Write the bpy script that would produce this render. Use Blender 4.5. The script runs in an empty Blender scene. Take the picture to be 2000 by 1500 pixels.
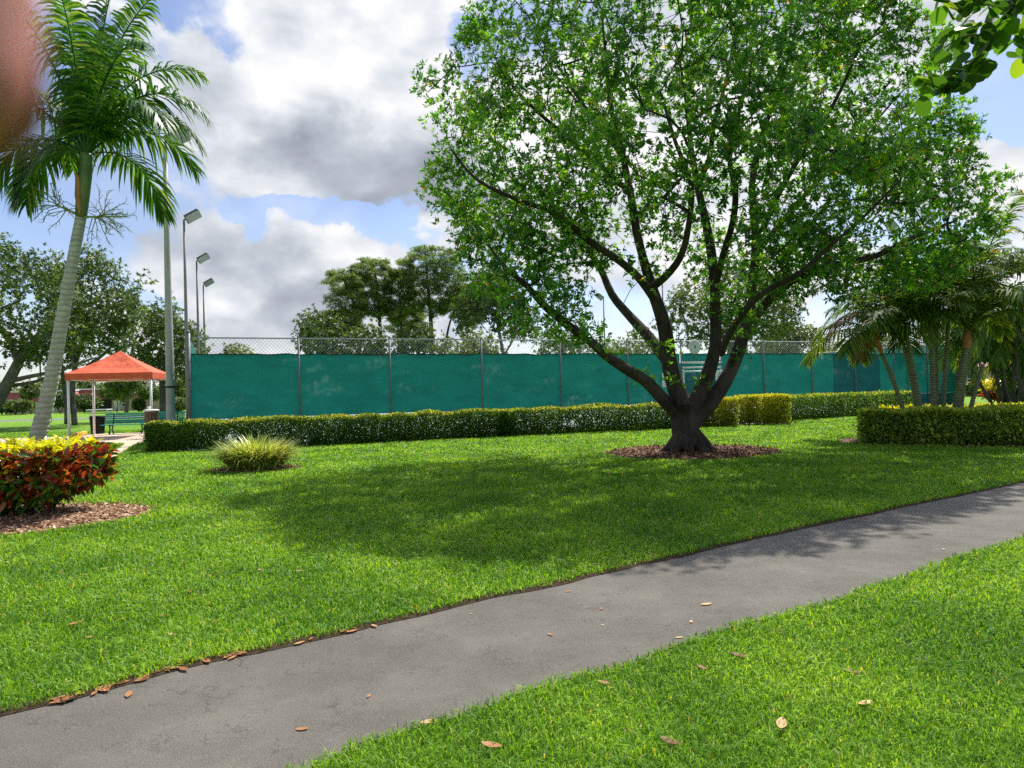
import bpy, math, random
import numpy as np
from mathutils import Vector, Matrix, noise
R = math.radians
rng = np.random.default_rng(11)
random.seed(5)
SC = bpy.context.scene
COL = SC.collection

# ------------------------------------------------------------------ camera
EYE = Vector((0, 0, 1.6)); FPX = 1300.0
RC = Matrix.Rotation(R(90.5), 3, 'X') @ Matrix.Rotation(R(-1.53), 3, 'Z')
cd = bpy.data.cameras.new('camera'); cam = bpy.data.objects.new('camera', cd); COL.objects.link(cam)
cam.matrix_world = Matrix.Translation(EYE) @ RC.to_4x4()
cd.sensor_width = 36; cd.lens = FPX / 2000 * 36; cd.clip_start = 0.004; cd.clip_end = 3000
cd.dof.use_dof = True; cd.dof.focus_distance = 9.0; cd.dof.aperture_fstop = 7.5
SC.camera = cam

def ray(px, py):
    r = RC @ Vector((px - 1000, 750 - py, -FPX)); return r / r.y
def P(px, py, d): return EYE + ray(px, py) * d
def G(px, py, z=0.0):
    r = ray(px, py); return EYE + r * ((z - EYE.z) / r.z)

# ------------------------------------------------------------------ object helpers
def tag(o, label=None, cat=None, group=None, kind=None):
    if label: o['label'] = label
    if cat: o['category'] = cat
    if group: o['group'] = group
    if kind: o['kind'] = kind
    return o
def empty(name, loc, label=None, cat=None, group=None, rz=0):
    o = bpy.data.objects.new(name, None); COL.objects.link(o)
    o.location = loc; o.rotation_euler = (0, 0, rz); o.empty_display_size = .2
    return tag(o, label, cat, group)
def link(name, me, mat, parent=None, smooth=False):
    o = bpy.data.objects.new(name, me); COL.objects.link(o)
    if mat: me.materials.append(mat)
    if smooth: me.polygons.foreach_set('use_smooth', np.ones(len(me.polygons), bool))
    if parent is not None:
        o.parent = parent
        o.matrix_parent_inverse = root_matrix(parent).inverted()
    return o
def root_matrix(o):
    m = o.matrix_parent_inverse @ Matrix.LocRotScale(o.location, o.rotation_euler, o.scale) if o.parent else Matrix.LocRotScale(o.location, o.rotation_euler, o.scale)
    return root_matrix(o.parent) @ m if o.parent else m
def npmesh(name, V, quads=None, tris=None, attr=None):
    """mesh from numpy arrays; attr = per-vertex float 'rnd'"""
    V = np.asarray(V, np.float32).reshape(-1, 3)
    fl = []
    starts = []; n = 0
    for f in (quads, tris):
        if f is None or len(f) == 0: continue
        f = np.asarray(f, np.int32); k = f.shape[1]
        fl.append(f.reshape(-1)); starts.append(n + np.arange(len(f), dtype=np.int32) * k); n += f.size
    L = np.concatenate(fl); S = np.concatenate(starts)
    me = bpy.data.meshes.new(name)
    me.vertices.add(len(V)); me.vertices.foreach_set('co', V.reshape(-1))
    me.loops.add(len(L)); me.loops.foreach_set('vertex_index', L)
    me.polygons.add(len(S)); me.polygons.foreach_set('loop_start', S)
    me.update(calc_edges=True); me.validate()
    if attr is not None:
        a = me.attributes.new('rnd', 'FLOAT', 'POINT'); a.data.foreach_set('value', np.asarray(attr, np.float32))
    return me

class MB:
    def __init__(s): s.v = []; s.f = []; s.a = []
    def add(s, vs, fs, a=0.5):
        n = len(s.v); s.v += [tuple(v) for v in vs]; s.f += [tuple(i + n for i in f) for f in fs]; s.a += [a] * len(vs)
    def box(s, c, size, M=None, a=.5, bev=0.0):
        hx, hy, hz = size[0] / 2, size[1] / 2, size[2] / 2
        c = Vector(c)
        if bev > 0:
            b = min(bev, hx * .9, hy * .9, hz * .9)
            vs = []
            # chamfered box: 24 verts
            idx = {}
            for sx in (-1, 1):
                for sy in (-1, 1):
                    for sz in (-1, 1):
                        for ax in range(3):
                            p = [sx * (hx - b), sy * (hy - b), sz * (hz - b)]
                            p[ax] = (sx * hx, sy * hy, sz * hz)[ax]
                            idx[(sx, sy, sz, ax)] = len(vs); vs.append(Vector(p))
            fs = []
            S = (-1, 1)
            for sg in S:
                for ax in range(3):
                    o1, o2 = [(1, 2), (2, 0), (0, 1)][ax]
                    q = []
                    for (a1, a2) in ((-1, -1), (1, -1), (1, 1), (-1, 1)):
                        k = [0, 0, 0]; k[ax] = sg; k[o1] = a1; k[o2] = a2
                        q.append(idx[(k[0], k[1], k[2], ax)])
                    fs.append(q if sg > 0 else q[::-1])
            for ax in range(3):     # edge chamfers parallel to ax
                o1, o2 = [(1, 2), (2, 0), (0, 1)][ax]
                for a1 in S:
                    for a2 in S:
                        k1 = [0, 0, 0]; k1[ax] = -1; k1[o1] = a1; k1[o2] = a2
                        k2 = list(k1); k2[ax] = 1
                        q = [idx[(*k1, o1)], idx[(*k2, o1)], idx[(*k2, o2)], idx[(*k1, o2)]]
                        fs.append(q)
            for sx in S:
                for sy in S:
                    for sz in S: fs.append([idx[(sx, sy, sz, 0)], idx[(sx, sy, sz, 1)], idx[(sx, sy, sz, 2)]])
        else:
            vs = [Vector((x * hx, y * hy, z * hz)) for x in (-1, 1) for y in (-1, 1) for z in (-1, 1)]
            fs = [(0, 1, 3, 2), (4, 6, 7, 5), (0, 4, 5, 1), (2, 3, 7, 6), (0, 2, 6, 4), (1, 5, 7, 3)]
        if M is not None: vs = [M @ v for v in vs]
        s.add([c + v for v in vs], fs, a)
    def tube(s, pts, rad, n=8, caps=True, a=.5, wob=None):
        pts = [Vector(p) for p in pts]
        if not hasattr(rad, '__len__'): rad = [rad] * len(pts)
        vs = []; fs = []
        t = (pts[1] - pts[0]).normalized()
        u = t.orthogonal().normalized()
        for i, p in enumerate(pts):
            if i < len(pts) - 1 and i > 0: t2 = (pts[i + 1] - pts[i - 1]).normalized()
            elif i == 0: t2 = (pts[1] - pts[0]).normalized()
            else: t2 = (pts[i] - pts[i - 1]).normalized()
            u = (u - t2 * u.dot(t2)).normalized(); w = t2.cross(u)
            for k in range(n):
                an = 2 * math.pi * k / n; r = rad[i]
                if wob: r *= wob(i, an, p)
                vs.append(p + (u * math.cos(an) + w * math.sin(an)) * r)
        for i in range(len(pts) - 1):
            for k in range(n):
                k2 = (k + 1) % n
                fs.append((i * n + k, i * n + k2, (i + 1) * n + k2, (i + 1) * n + k))
        if caps:
            fs.append(tuple(range(n - 1, -1, -1))); m = (len(pts) - 1) * n; fs.append(tuple(range(m, m + n)))
        s.add(vs, fs, a)
    def quad(s, a, b, c, d, at=.5): s.add([a, b, c, d], [(0, 1, 2, 3)], at)
    def build(s, name, mat, parent=None, smooth=False):
        me = bpy.data.meshes.new(name); me.from_pydata(s.v, [], s.f); me.update()
        at = me.attributes.new('rnd', 'FLOAT', 'POINT'); at.data.foreach_set('value', s.a)
        return link(name, me, mat, parent, smooth)

# ------------------------------------------------------------------ materials
def newmat(name):
    m = bpy.data.materials.new(name); m.use_nodes = True; nt = m.node_tree
    b = nt.nodes['Principled BSDF']; return m, nt, b
def ramp(nt, cols, fac):
    r = nt.nodes.new('ShaderNodeValToRGB'); e = r.color_ramp.elements
    n = len(cols)
    while len(e) < n: e.new(.5)
    for i, c in enumerate(cols):
        if len(c) == 4: e[i].position = c[3]
        else: e[i].position = i / (n - 1)
    for i, c in enumerate(cols): e[i].color = (c[0], c[1], c[2], 1)
    nt.links.new(fac, r.inputs[0]); return r.outputs[0]
def coords(nt, scale=(1, 1, 1), kind='Object'):
    t = nt.nodes.new('ShaderNodeTexCoord'); mp = nt.nodes.new('ShaderNodeMapping'); mp.inputs['Scale'].default_value = scale
    nt.links.new(t.outputs[kind], mp.inputs[0]); return mp.outputs[0]
def wpos(nt, scale=(1, 1, 1)):
    t = nt.nodes.new('ShaderNodeNewGeometry'); mp = nt.nodes.new('ShaderNodeMapping'); mp.inputs['Scale'].default_value = scale
    nt.links.new(t.outputs['Position'], mp.inputs[0]); return mp.outputs[0]
def noi(nt, vec, scale, detail=4, rough=.5, dist=0):
    n = nt.nodes.new('ShaderNodeTexNoise'); n.inputs['Scale'].default_value = scale; n.inputs['Detail'].default_value = detail
    n.inputs['Roughness'].default_value = rough; n.inputs['Distortion'].default_value = dist
    nt.links.new(vec, n.inputs['Vector']); return n.outputs['Fac']
def math_(nt, op, a, b=None, c=None):
    n = nt.nodes.new('ShaderNodeMath'); n.operation = op
    for i, v in enumerate((a, b, c)):
        if v is None: continue
        if isinstance(v, (int, float)): n.inputs[i].default_value = v
        else: nt.links.new(v, n.inputs[i])
    return n.outputs[0]
def maprange(nt, v, a, b, c=0, d=1, smooth=True):
    n = nt.nodes.new('ShaderNodeMapRange'); n.interpolation_type = 'SMOOTHSTEP' if smooth else 'LINEAR'
    n.inputs['From Min'].default_value = a; n.inputs['From Max'].default_value = b
    n.inputs['To Min'].default_value = c; n.inputs['To Max'].default_value = d
    nt.links.new(v, n.inputs['Value']); return n.outputs[0]
def mix(nt, f, a, b, mode='MIX'):
    n = nt.nodes.new('ShaderNodeMix'); n.data_type = 'RGBA'; n.blend_type = mode
    if isinstance(f, (int, float)): n.inputs[0].default_value = f
    else: nt.links.new(f, n.inputs[0])
    for i, v in ((6, a), (7, b)):
        if isinstance(v, tuple): n.inputs[i].default_value = (*v[:3], 1)
        else: nt.links.new(v, n.inputs[i])
    return n.outputs[2]
def bump(nt, b, h, strength=.3, dist=.01):
    n = nt.nodes.new('ShaderNodeBump'); n.inputs['Strength'].default_value = strength; n.inputs['Distance'].default_value = dist
    nt.links.new(h, n.inputs['Height']); nt.links.new(n.outputs[0], b.inputs['Normal'])
def simple(name, col, rough=.6, metal=0, var=.12, vscale=6, bmp=0, bscale=60, spec=.5):
    m, nt, b = newmat(name)
    w = wpos(nt)
    f = noi(nt, w, vscale, 5, .6)
    lo = tuple(c * (1 - var) for c in col); hi = tuple(min(1, c * (1 + var)) for c in col)
    nt.links.new(ramp(nt, [(*lo, .3), (*hi, .7)], f), b.inputs['Base Color'])
    b.inputs['Roughness'].default_value = rough; b.inputs['Metallic'].default_value = metal
    b.inputs['Specular IOR Level'].default_value = spec
    if bmp: bump(nt, b, noi(nt, w, bscale, 4), bmp, .01)
    return m
def leafmat(name, cols, trans=.45, rough=.38, tint=(1.5, 1.35, .55), spec=.5, posvar=.0, pscale=.3):
    m, nt, b = newmat(name)
    a = nt.nodes.new('ShaderNodeAttribute'); a.attribute_name = 'rnd'
    c = ramp(nt, cols, a.outputs['Fac'])
    if posvar:
        f = noi(nt, wpos(nt), pscale, 3)
        hs = nt.nodes.new('ShaderNodeHueSaturation'); nt.links.new(c, hs.inputs['Color'])
        nt.links.new(maprange(nt, f, .3, .7, 1 - posvar, 1 + posvar), hs.inputs['Value'])
        nt.links.new(maprange(nt, f, .3, .7, .5 + .035 * posvar, .5 - .06 * posvar), hs.inputs['Hue'])
        c = hs.outputs[0]
    nt.links.new(c, b.inputs['Base Color'])
    b.inputs['Roughness'].default_value = rough; b.inputs['Specular IOR Level'].default_value = spec
    tr = nt.nodes.new('ShaderNodeBsdfTranslucent')
    nt.links.new(mix(nt, 1.0, c, tint, 'MULTIPLY'), tr.inputs['Color'])
    ms = nt.nodes.new('ShaderNodeMixShader'); ms.inputs[0].default_value = trans
    nt.links.new(b.outputs[0], ms.inputs[1]); nt.links.new(tr.outputs[0], ms.inputs[2])
    nt.links.new(ms.outputs[0], nt.nodes['Material Output'].inputs['Surface'])
    return m

def bark(name, c1, c2, stretch=6, scale=5, strength=.8, rings=0):
    m, nt, b = newmat(name)
    v = wpos(nt, (1, 1, 1 / stretch) if not rings else (1, 1, 1))
    f = noi(nt, v, scale * 3, 10, .72, .9)
    f2 = noi(nt, wpos(nt), scale * .4, 3)
    c = ramp(nt, [(*c1, .3), (*c2, .72)], f)
    c = mix(nt, maprange(nt, f2, .4, .7, 0, .45), c, tuple(min(1, x * 1.5 + .02) for x in c2))
    nt.links.new(c, b.inputs['Base Color']); b.inputs['Roughness'].default_value = .9
    b.inputs['Specular IOR Level'].default_value = .2
    bump(nt, b, f, strength, .05)
    return m
# ------------------------------------------------------------------ foliage engine
def unit(a): return a / np.maximum(np.linalg.norm(a, axis=-1, keepdims=True), 1e-9)
def rand_dirs(n, g=rng): return unit(g.normal(size=(n, 3)))
def leaves(C, D, L, W, rnd, kind=4, fold=.25, U=None, droop=0.0):
    """flat arrays of leaves: C base points, D directions, L lengths, W widths -> verts, quads, tris, attr"""
    n = len(C); C = np.asarray(C, float); D = unit(np.asarray(D, float))
    if U is None: U = rand_dirs(n)
    S = unit(np.cross(D, U)); N = np.cross(S, D)
    L = np.broadcast_to(np.asarray(L, float), (n,))[:, None]; W = np.broadcast_to(np.asarray(W, float), (n,))[:, None]
    dz = np.array([0, 0, -1.0])
    if kind == 12:
        an = np.linspace(0, 2 * np.pi, 12, endpoint=False); prof = 1 - .10 * np.abs(np.sin(an))
        V = np.stack([C + D * L * (.5 - .5 * np.cos(t_) * q_) + S * W * .5 * np.sin(t_) + N * W * fold * abs(np.sin(t_)) + dz * L * droop * (.5 - .5 * np.cos(t_)) ** 2 for t_, q_ in zip(an, [1.06] + [1] * 11)] + [C + D * L * .5], 1)
        b = np.arange(n)[:, None] * 13; T = np.concatenate([b + [i, (i + 1) % 12, 12] for i in range(12)], 0); Q = None; k = 13
    elif kind == 4:
        V = np.stack([C, C + D * L * .5 + S * W * .5 + N * W * fold, C + D * L + dz * L * droop, C + D * L * .5 - S * W * .5 + N * W * fold], 1)
        b = np.arange(n)[:, None] * 4
        T = np.concatenate([b + [0, 1, 2], b + [0, 2, 3]], 0); Q = None; k = 4
    else:
        V = np.stack([C, C + D * L * .28 + S * W * .42 + N * W * fold, C + D * L * .68 + S * W * .42 + N * W * fold + dz * L * droop * .4,
                      C + D * L + dz * L * droop,
                      C + D * L * .68 - S * W * .42 + N * W * fold + dz * L * droop * .4, C + D * L * .28 - S * W * .42 + N * W * fold,
                      C + D * L * .5 + dz * L * droop * .15], 1)
        b = np.arange(n)[:, None] * 7
        T = np.concatenate([b + [0, 1, 6], b + [2, 3, 6], b + [3, 4, 6], b + [5, 0, 6], b + [1, 2, 6], b + [4, 5, 6]], 0); Q = None; k = 7
    return V.reshape(-1, 3), Q, T, np.repeat(np.broadcast_to(rnd, (n,)), k)
def leaf_obj(name, mat, parent, *a, **k):
    V, Q, T, r = leaves(*a, **k)
    return link(name, npmesh(name, V, Q, T, r), mat, parent)
def rosettes(C, A, per, L, W, g=rng, spread=.9, rnd=None, kind=4, fold=.25):
    """rosettes of leaves around centres C along axes A"""
    n = len(C); Cc = np.repeat(C, per, 0); Aa = np.repeat(unit(A), per, 0)
    rd = rand_dirs(n * per, g); rd = unit(rd - (rd * Aa).sum(1, keepdims=True) * Aa)
    D = unit(Aa * g.uniform(.1, .9, (n * per, 1)) + rd * spread)
    LL = L * g.uniform(.65, 1.15, n * per)
    r = g.uniform(0, 1, n * per) if rnd is None else rnd
    base = Cc - Aa * (g.uniform(0, .6, (n * per, 1)) * L)
    return base, D, LL, LL * (W / L), r, Aa

def inpoly(x, y, poly):
    x = np.asarray(x); y = np.asarray(y); inside = np.zeros(x.shape, bool); n = len(poly)
    for i in range(n):
        x1, y1 = poly[i]; x2, y2 = poly[(i + 1) % n]
        c = ((y1 > y) != (y2 > y)) & (x < (x2 - x1) * (y - y1) / ((y2 - y1) or 1e-9) + x1)
        inside ^= c
    return inside
def polydist(x, y, poly):
    d = np.full(x.shape, 1e9); n = len(poly)
    for i in range(n):
        a = np.array(poly[i], float); b = np.array(poly[(i + 1) % n], float); ab = b - a
        t = np.clip(((x - a[0]) * ab[0] + (y - a[1]) * ab[1]) / (ab @ ab + 1e-9), 0, 1)
        d = np.minimum(d, np.hypot(x - a[0] - t * ab[0], y - a[1] - t * ab[1]))
    return d
RCn = np.array(RC)
def Pn(px, py, d):
    r = np.stack([px - 1000, 750 - py, np.full_like(px, -FPX)], 1) @ RCn.T
    r = r / r[:, 1:2]; return np.array(EYE) + r * np.asarray(d)[:, None]
def crown_pts(poly, d, rd, n, g, edge=130.0, clump=.5, thr=-.12, power=.5):
    """points of a crown whose outline from here is poly; they fill a real volume of depth radius rd round distance d"""
    xs = [p[0] for p in poly]; ys = [p[1] for p in poly]; out = []
    tot = 0
    while tot < n:
        x = g.uniform(min(xs), max(xs), 4000); y = g.uniform(min(ys), max(ys), 4000)
        k = inpoly(x, y, poly); x = x[k]; y = y[k]
        e = np.clip(polydist(x, y, poly) / edge, 0, 1) ** power
        off = g.uniform(-1, 1, len(x)) * rd * e
        off = np.sign(off) * np.abs(off / rd) ** .8 * rd
        p = Pn(x, y, d + off)
        nz = np.array([noise.noise(Vector(q) * clump) for q in p])
        p = p[nz > thr]
        out.append(p); tot += len(p)
    return np.concatenate(out)[:n]

def grow(nodes, parent, targets, step, g, wob=.12, bias=.35, lift=.0):
    """join every target to the closest sensible node by a slightly crooked twig"""
    cap = len(nodes) + len(targets) * 40
    N = np.zeros((cap, 3)); Pp = np.full(cap, -1); D = np.zeros((cap, 3)); m = len(nodes)
    N[:m] = nodes; Pp[:m] = parent
    for i in range(m):
        D[i] = unit(N[i] - N[Pp[i]]) if Pp[i] >= 0 else (0, 0, 1)
    m0 = m
    dist = np.min(np.linalg.norm(targets[:, None] - N[None, :m], axis=2), axis=1)
    tips = []
    for ti in np.argsort(dist):
        t = targets[ti]; v = t - N[:m]; dd = np.linalg.norm(v, axis=1) + 1e-6
        cosang = (v * D[:m]).sum(1) / dd
        cost = dd * (1 + bias * (1 - cosang)); j = int(np.argmin(cost))
        L = dd[j]; k = max(1, min(30, int(L / step)))
        a = N[j].copy(); d0 = D[j] * L * .35; prev = j
        mid = a + (t - a) * .5 + d0 * .5 + g.normal(size=3) * L * wob * .5 + np.array([0, 0, lift * L])
        for q in range(1, k + 1):
            u = q / k
            p = a * (1 - u) ** 2 + 2 * mid * u * (1 - u) + t * u * u
            if q < k: p = p + g.normal(size=3) * step * wob * .6
            N[m] = p; Pp[m] = prev; D[m] = unit(p - N[prev]); prev = m; m += 1
        tips.append(prev)
    return N[:m], Pp[:m], m0, tips
def twig_mesh(mb, N, Pp, m0, tip_r, main_r, expo=2.4, n=5, rmin=.004):
    m = len(N); rp = np.zeros(m); kids = [[] for _ in range(m)]
    for i in range(m):
        if Pp[i] >= 0: kids[Pp[i]].append(i)
    for i in range(m - 1, -1, -1):
        rp[i] = (rp[i] if rp[i] > 0 else tip_r ** expo)
        if Pp[i] >= m0 or (i >= m0 and Pp[i] >= 0): rp[Pp[i]] += rp[i]
    r = rp ** (1 / expo)
    for i in range(m0): r[i] = main_r[i]
    for i in range(m0, m):
        if Pp[i] >= 0: r[i] = min(r[i], r[Pp[i]] * .92 if Pp[i] >= m0 else r[Pp[i]] * .75)
    # chains
    done = set()
    for i in range(m0, m):
        j = Pp[i]
        if j < m0 or max(kids[j], key=lambda q: r[q]) != i:
            chain = [j, i]; rr = [min(r[j], r[i] * 1.15), r[i]]
            c = i
            while kids[c]:
                c = max(kids[c], key=lambda q: r[q]); chain.append(c); rr.append(r[c])
            nn = 3 if rr[1] < .012 else (4 if rr[1] < .03 else n)
            mb.tube([N[q] for q in chain], rr, nn, caps=False)
def poly_nodes(lines):
    """lines: list of (points, radii, attach) ; attach = (line index, point index) or None -> nodes, parents, radii"""
    N = []; Pp = []; Rr = []; idx = []
    for pts, rad, att in lines:
        ids = []
        for i, p in enumerate(pts):
            par = (ids[-1] if i else (idx[att[0]][att[1]] if att else -1))
            N.append(np.array(p)); Pp.append(par); Rr.append(rad[i]); ids.append(len(N) - 1)
        idx.append(ids)
    return np.array(N), np.array(Pp), Rr
def smooth_line(pts, rad, sub=4):
    """Catmull-Rom"""
    pts = [Vector(p) for p in pts]; out = []; ro = []
    for i in range(len(pts) - 1):
        p0 = pts[max(i - 1, 0)]; p1 = pts[i]; p2 = pts[i + 1]; p3 = pts[min(i + 2, len(pts) - 1)]
        for k in range(sub):
            t = k / sub
            out.append(.5 * ((2 * p1) + (p2 - p0) * t + (2 * p0 - 5 * p1 + 4 * p2 - p3) * t * t + (3 * p1 - p0 - 3 * p2 + p3) * t ** 3))
            ro.append(rad[i] * (1 - t) + rad[i + 1] * t)
    out.append(pts[-1]); ro.append(rad[-1]); return out, ro

def make_tree(name, label, group, base, lines, targets, leafmat_, barkmat, g, step=.5, tip_r=.01, per=7, ros=6, cl=.45, L=.1, W=.04,
              flat=1.0, remesh=0, kind=4, cat='tree', up=.6, wob=.12, spread=.9, rndf=None, lift=0, fold=.25):
    e = empty(name, base, label, cat, group)
    N, Pp, Rr = poly_nodes(lines)
    N2, P2, m0, tips = grow(N, Pp, targets, step, g, wob, lift=lift)
    mb = MB()
    for pts, rad, att in lines: mb.tube(pts, rad, 10 if not remesh else 44, wob=(flute if remesh else None))
    if remesh:
        o = mb.build('trunk', barkmat, e, True)
        md = o.modifiers.new('union', 'REMESH'); md.mode = 'VOXEL'; md.voxel_size = remesh; md.use_smooth_shade = True
        ms = o.modifiers.new('soften', 'SMOOTH'); ms.factor = .5; ms.iterations = 3
        mb = MB(); twig_mesh(mb, N2, P2, m0, tip_r, Rr); mb.build('branch', barkmat, e, True)
    else:
        twig_mesh(mb, N2, P2, m0, tip_r, Rr); mb.build('trunk', barkmat, e, True)
    C = np.repeat(N2[tips], ros, 0)
    off = rand_dirs(len(C), g) * (g.uniform(0, 1, (len(C), 1)) ** .5) * cl; off[:, 2] *= flat
    C = C + off
    ctr = targets.mean(0)
    A = unit(off + unit(C - ctr) * .5 * cl) + np.array([0, 0, up]) + g.normal(size=C.shape) * .25
    rn = None
    if rndf is not None: rn = rndf(C, per)
    b, D, LL, WW, r, Aa = rosettes(C, A, per, L, W, g, spread, rn)
    leaf_obj('crown', leafmat_, e, b, D, LL, WW, r, kind=kind, U=Aa, fold=fold)
    return e
def flute(i, an, p):
    z = p.z
    if z > 2.2: return 1 + .05 * noise.noise(Vector((math.cos(an) * 1.5, math.sin(an) * 1.5, z * 1.5)))
    k = max(0, 1 - z / 2.4)
    tw = an + z * .55
    return 1 + k * (.07 * math.sin(tw * 5 + 1) + .07 * math.sin(tw * 8 + .5) + .03 * math.sin(tw * 17)) + .12 * noise.noise(Vector((math.cos(an) * 2, math.sin(an) * 2, z * .8)))

# ------------------------------------------------------------------ palm fronds
def frond_mesh(name, base, dirn, length, droop, leaf_l, leaf_w, n=46, g=rng, hang=.5, vee=.5, start=.18, twist=0.0, attr=None):
    """arched midrib with two rows of leaflets, one mesh"""
    base = Vector(base); d = Vector(dirn).normalized(); hd = Vector((d.x, d.y, 0))
    side = Vector((-d.y, d.x, 0)); side = side.normalized() if side.length > .01 else Vector((1, 0, 0))
    pts = []; p = base.copy(); cur = d.copy(); K = 16
    for i in range(K + 1):
        pts.append(p.copy()); cur = (cur + Vector((0, 0, -1)) * droop / K * (1 + i / K * 1.2)).normalized(); p = p + cur * (length / K)
    mb = MB(); rad = [.022 * length / 2.4 * (1 - .85 * i / K) + .002 for i in range(K + 1)]
    mb.tube(pts, rad, 5, caps=False, a=.35 if attr is None else attr)
    C = []; D = []; LL = []; U = []; Rn = []
    for i in range(n):
        u = start + (1 - start) * i / (n - 1); s = u * K; k = min(K - 1, int(s)); q = pts[k].lerp(pts[k + 1], s - k)
        t = (pts[k + 1] - pts[k]).normalized(); up = side.cross(t).normalized() * -1
        if up.z < 0: up = -up
        prof = math.sin(math.pi * min(1, (u - start) / (1 - start) * .8 + .2)) ** .6
        for sg in (-1, 1):
            dd = (t * (.45 + .5 * u) + side * sg * (1 - .25 * u) + up * vee * g.uniform(.5, 1.2) - Vector((0, 0, 1)) * hang * g.uniform(.3, 1.1) + Vector(g.normal(size=3)) * .10)
            C.append(q); D.append(dd.normalized()); LL.append(leaf_l * (.25 + .75 * prof) * g.uniform(.85, 1.12)); U.append(up)
            Rn.append(g.uniform(0, 1) if attr is None else attr)
    n2 = len(C); C = np.array(C); D = np.array(D); LL = np.array(LL)[:, None]; U = np.array(U)
    S = unit(np.cross(D, U)); Wd = leaf_w * .5
    dz = np.array([0, 0, -1.0])
    m1 = C + D * LL * .45 + dz * LL * .05 * (1 + hang); m2 = C + D * LL * .8 + dz * LL * .2 * (1 + hang); tp = C + D * LL * 1.0 + dz * LL * (.38 * (1 + hang))
    V = np.stack([C + S * Wd * .5, C - S * Wd * .5, m1 + S * Wd, m1 - S * Wd, m2 + S * Wd * .7, m2 - S * Wd * .7, tp], 1).reshape(-1, 3)
    b = np.arange(n2)[:, None] * 7
    Q = np.concatenate([b + [0, 1, 3, 2], b + [2, 3, 5, 4]]); T = b + [4, 5, 6]
    nv = len(mb.v)
    fQ = np.array(mb.f); V = np.concatenate([np.array(mb.v), V]); Q = np.concatenate([fQ, Q + nv]); T = T + nv
    at = np.concatenate([np.array(mb.a), np.repeat(Rn, 7)])
    return npmesh(name, V, Q, T, at)
def ringed_trunk(mb, pts, rad, ring=.09, amp=.04, n=14, sub=14):
    P2, R2 = smooth_line(pts, rad, sub)
    out = []; rr = []; s = 0
    dense = []; dr = []
    for i in range(len(P2) - 1):
        L = (P2[i + 1] - P2[i]).length; k = max(1, int(L / (ring / 5)))
        for q in range(k):
            u = q / k; dense.append(P2[i].lerp(P2[i + 1], u)); dr.append(R2[i] * (1 - u) + R2[i + 1] * u)
    dense.append(P2[-1]); dr.append(R2[-1])
    acc = 0
    for i, p in enumerate(dense):
        if i: acc += (dense[i] - dense[i - 1]).length
        ph = (acc / ring + .25 * noise.noise(Vector((acc * 3, 0, 0)))) % 1
        out.append(p); rr.append(dr[i] * (1 + amp * (1 if ph < .22 else -.3 * ph)))
    mb.tube(out, rr, n)
# ------------------------------------------------------------------ materials of the place
M = {}
M['bark'] = bark('dark_bark', (.014, .010, .008), (.085, .066, .052), stretch=9, scale=4, strength=1.0)
M['barkg'] = bark('grey_bark', (.05, .045, .038), (.17, .155, .135))
M['barkd'] = bark('pine_bark', (.05, .035, .025), (.15, .11, .085))
M['leaf'] = leafmat('broad_leaf', [(.03, .11, .014, 0), (.065, .21, .022, .35), (.12, .31, .028, .7), (.22, .40, .05, .96), (.6, .28, .02, .99), (.6, .2, .01, 1)], .56, .34, posvar=.25, pscale=.5, tint=(1.7, 1.6, .45))
M['oak'] = leafmat('oak_leaf', [(.035, .075, .018, 0), (.075, .14, .03, .5), (.15, .25, .04, 1)], .42, .45, posvar=.25, pscale=.25)
M['oaky'] = leafmat('oak_leaf_olive', [(.08, .12, .035, 0), (.15, .21, .055, .6), (.22, .28, .07, 1)], .42, .45, posvar=.2, pscale=.25)
M['pine'] = leafmat('pine_needles', [(.06, .12, .03, 0), (.13, .22, .045, .5), (.22, .34, .065, 1)], .35, .5, posvar=.2, pscale=.2)
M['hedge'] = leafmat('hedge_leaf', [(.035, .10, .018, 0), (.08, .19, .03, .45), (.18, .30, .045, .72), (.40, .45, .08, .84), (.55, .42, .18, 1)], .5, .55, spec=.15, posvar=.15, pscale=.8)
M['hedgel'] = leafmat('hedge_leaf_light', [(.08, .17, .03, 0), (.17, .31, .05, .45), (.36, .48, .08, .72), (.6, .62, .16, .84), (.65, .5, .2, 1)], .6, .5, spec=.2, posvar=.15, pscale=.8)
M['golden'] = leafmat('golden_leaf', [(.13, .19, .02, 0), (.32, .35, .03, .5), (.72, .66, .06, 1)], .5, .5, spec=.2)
M['variegated'] = leafmat('variegated_leaf', [(.04, .10, .018, 0), (.12, .22, .035, .35), (.34, .42, .08, .7), (.75, .72, .34, 1)], .4, .3)
M['croton'] = leafmat('croton_leaf', [(.10, .012, .010, 0), (.27, .03, .018, .2), (.48, .08, .025, .4), (.60, .2, .03, .5), (.03, .11, .012, .53), (.09, .24, .02, .68), (.5, .56, .025, .74), (.78, .76, .03, .9), (.85, .62, .03, 1)], .42, .22, tint=(1.2, 1.1, .6), spec=.7)
M['palm'] = leafmat('palm_leaf', [(.02, .08, .014, 0), (.05, .16, .022, .5), (.12, .26, .04, .9), (.26, .34, .08, 1)], .36, .45, spec=.35)
M['areca'] = leafmat('areca_leaf', [(.03, .075, .015, 0), (.085, .18, .032, .5), (.2, .31, .05, .9), (.34, .30, .04, .975), (.32, .12, .03, 1)], .42, .55, spec=.15)
M['dryfrond'] = leafmat('dry_frond', [(.18, .07, .035, 0), (.3, .15, .08, 1)], .25, .7)
M['grassb'] = leafmat('grass_blade', [(.055, .165, .012, 0), (.135, .31, .02, .4), (.24, .44, .035, .75), (.32, .47, .085, .94), (.55, .46, .2, .985), (.42, .32, .13, 1)], .45, .5, tint=(1.5, 1.35, .45), posvar=.24, pscale=.9, spec=.3)
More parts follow.
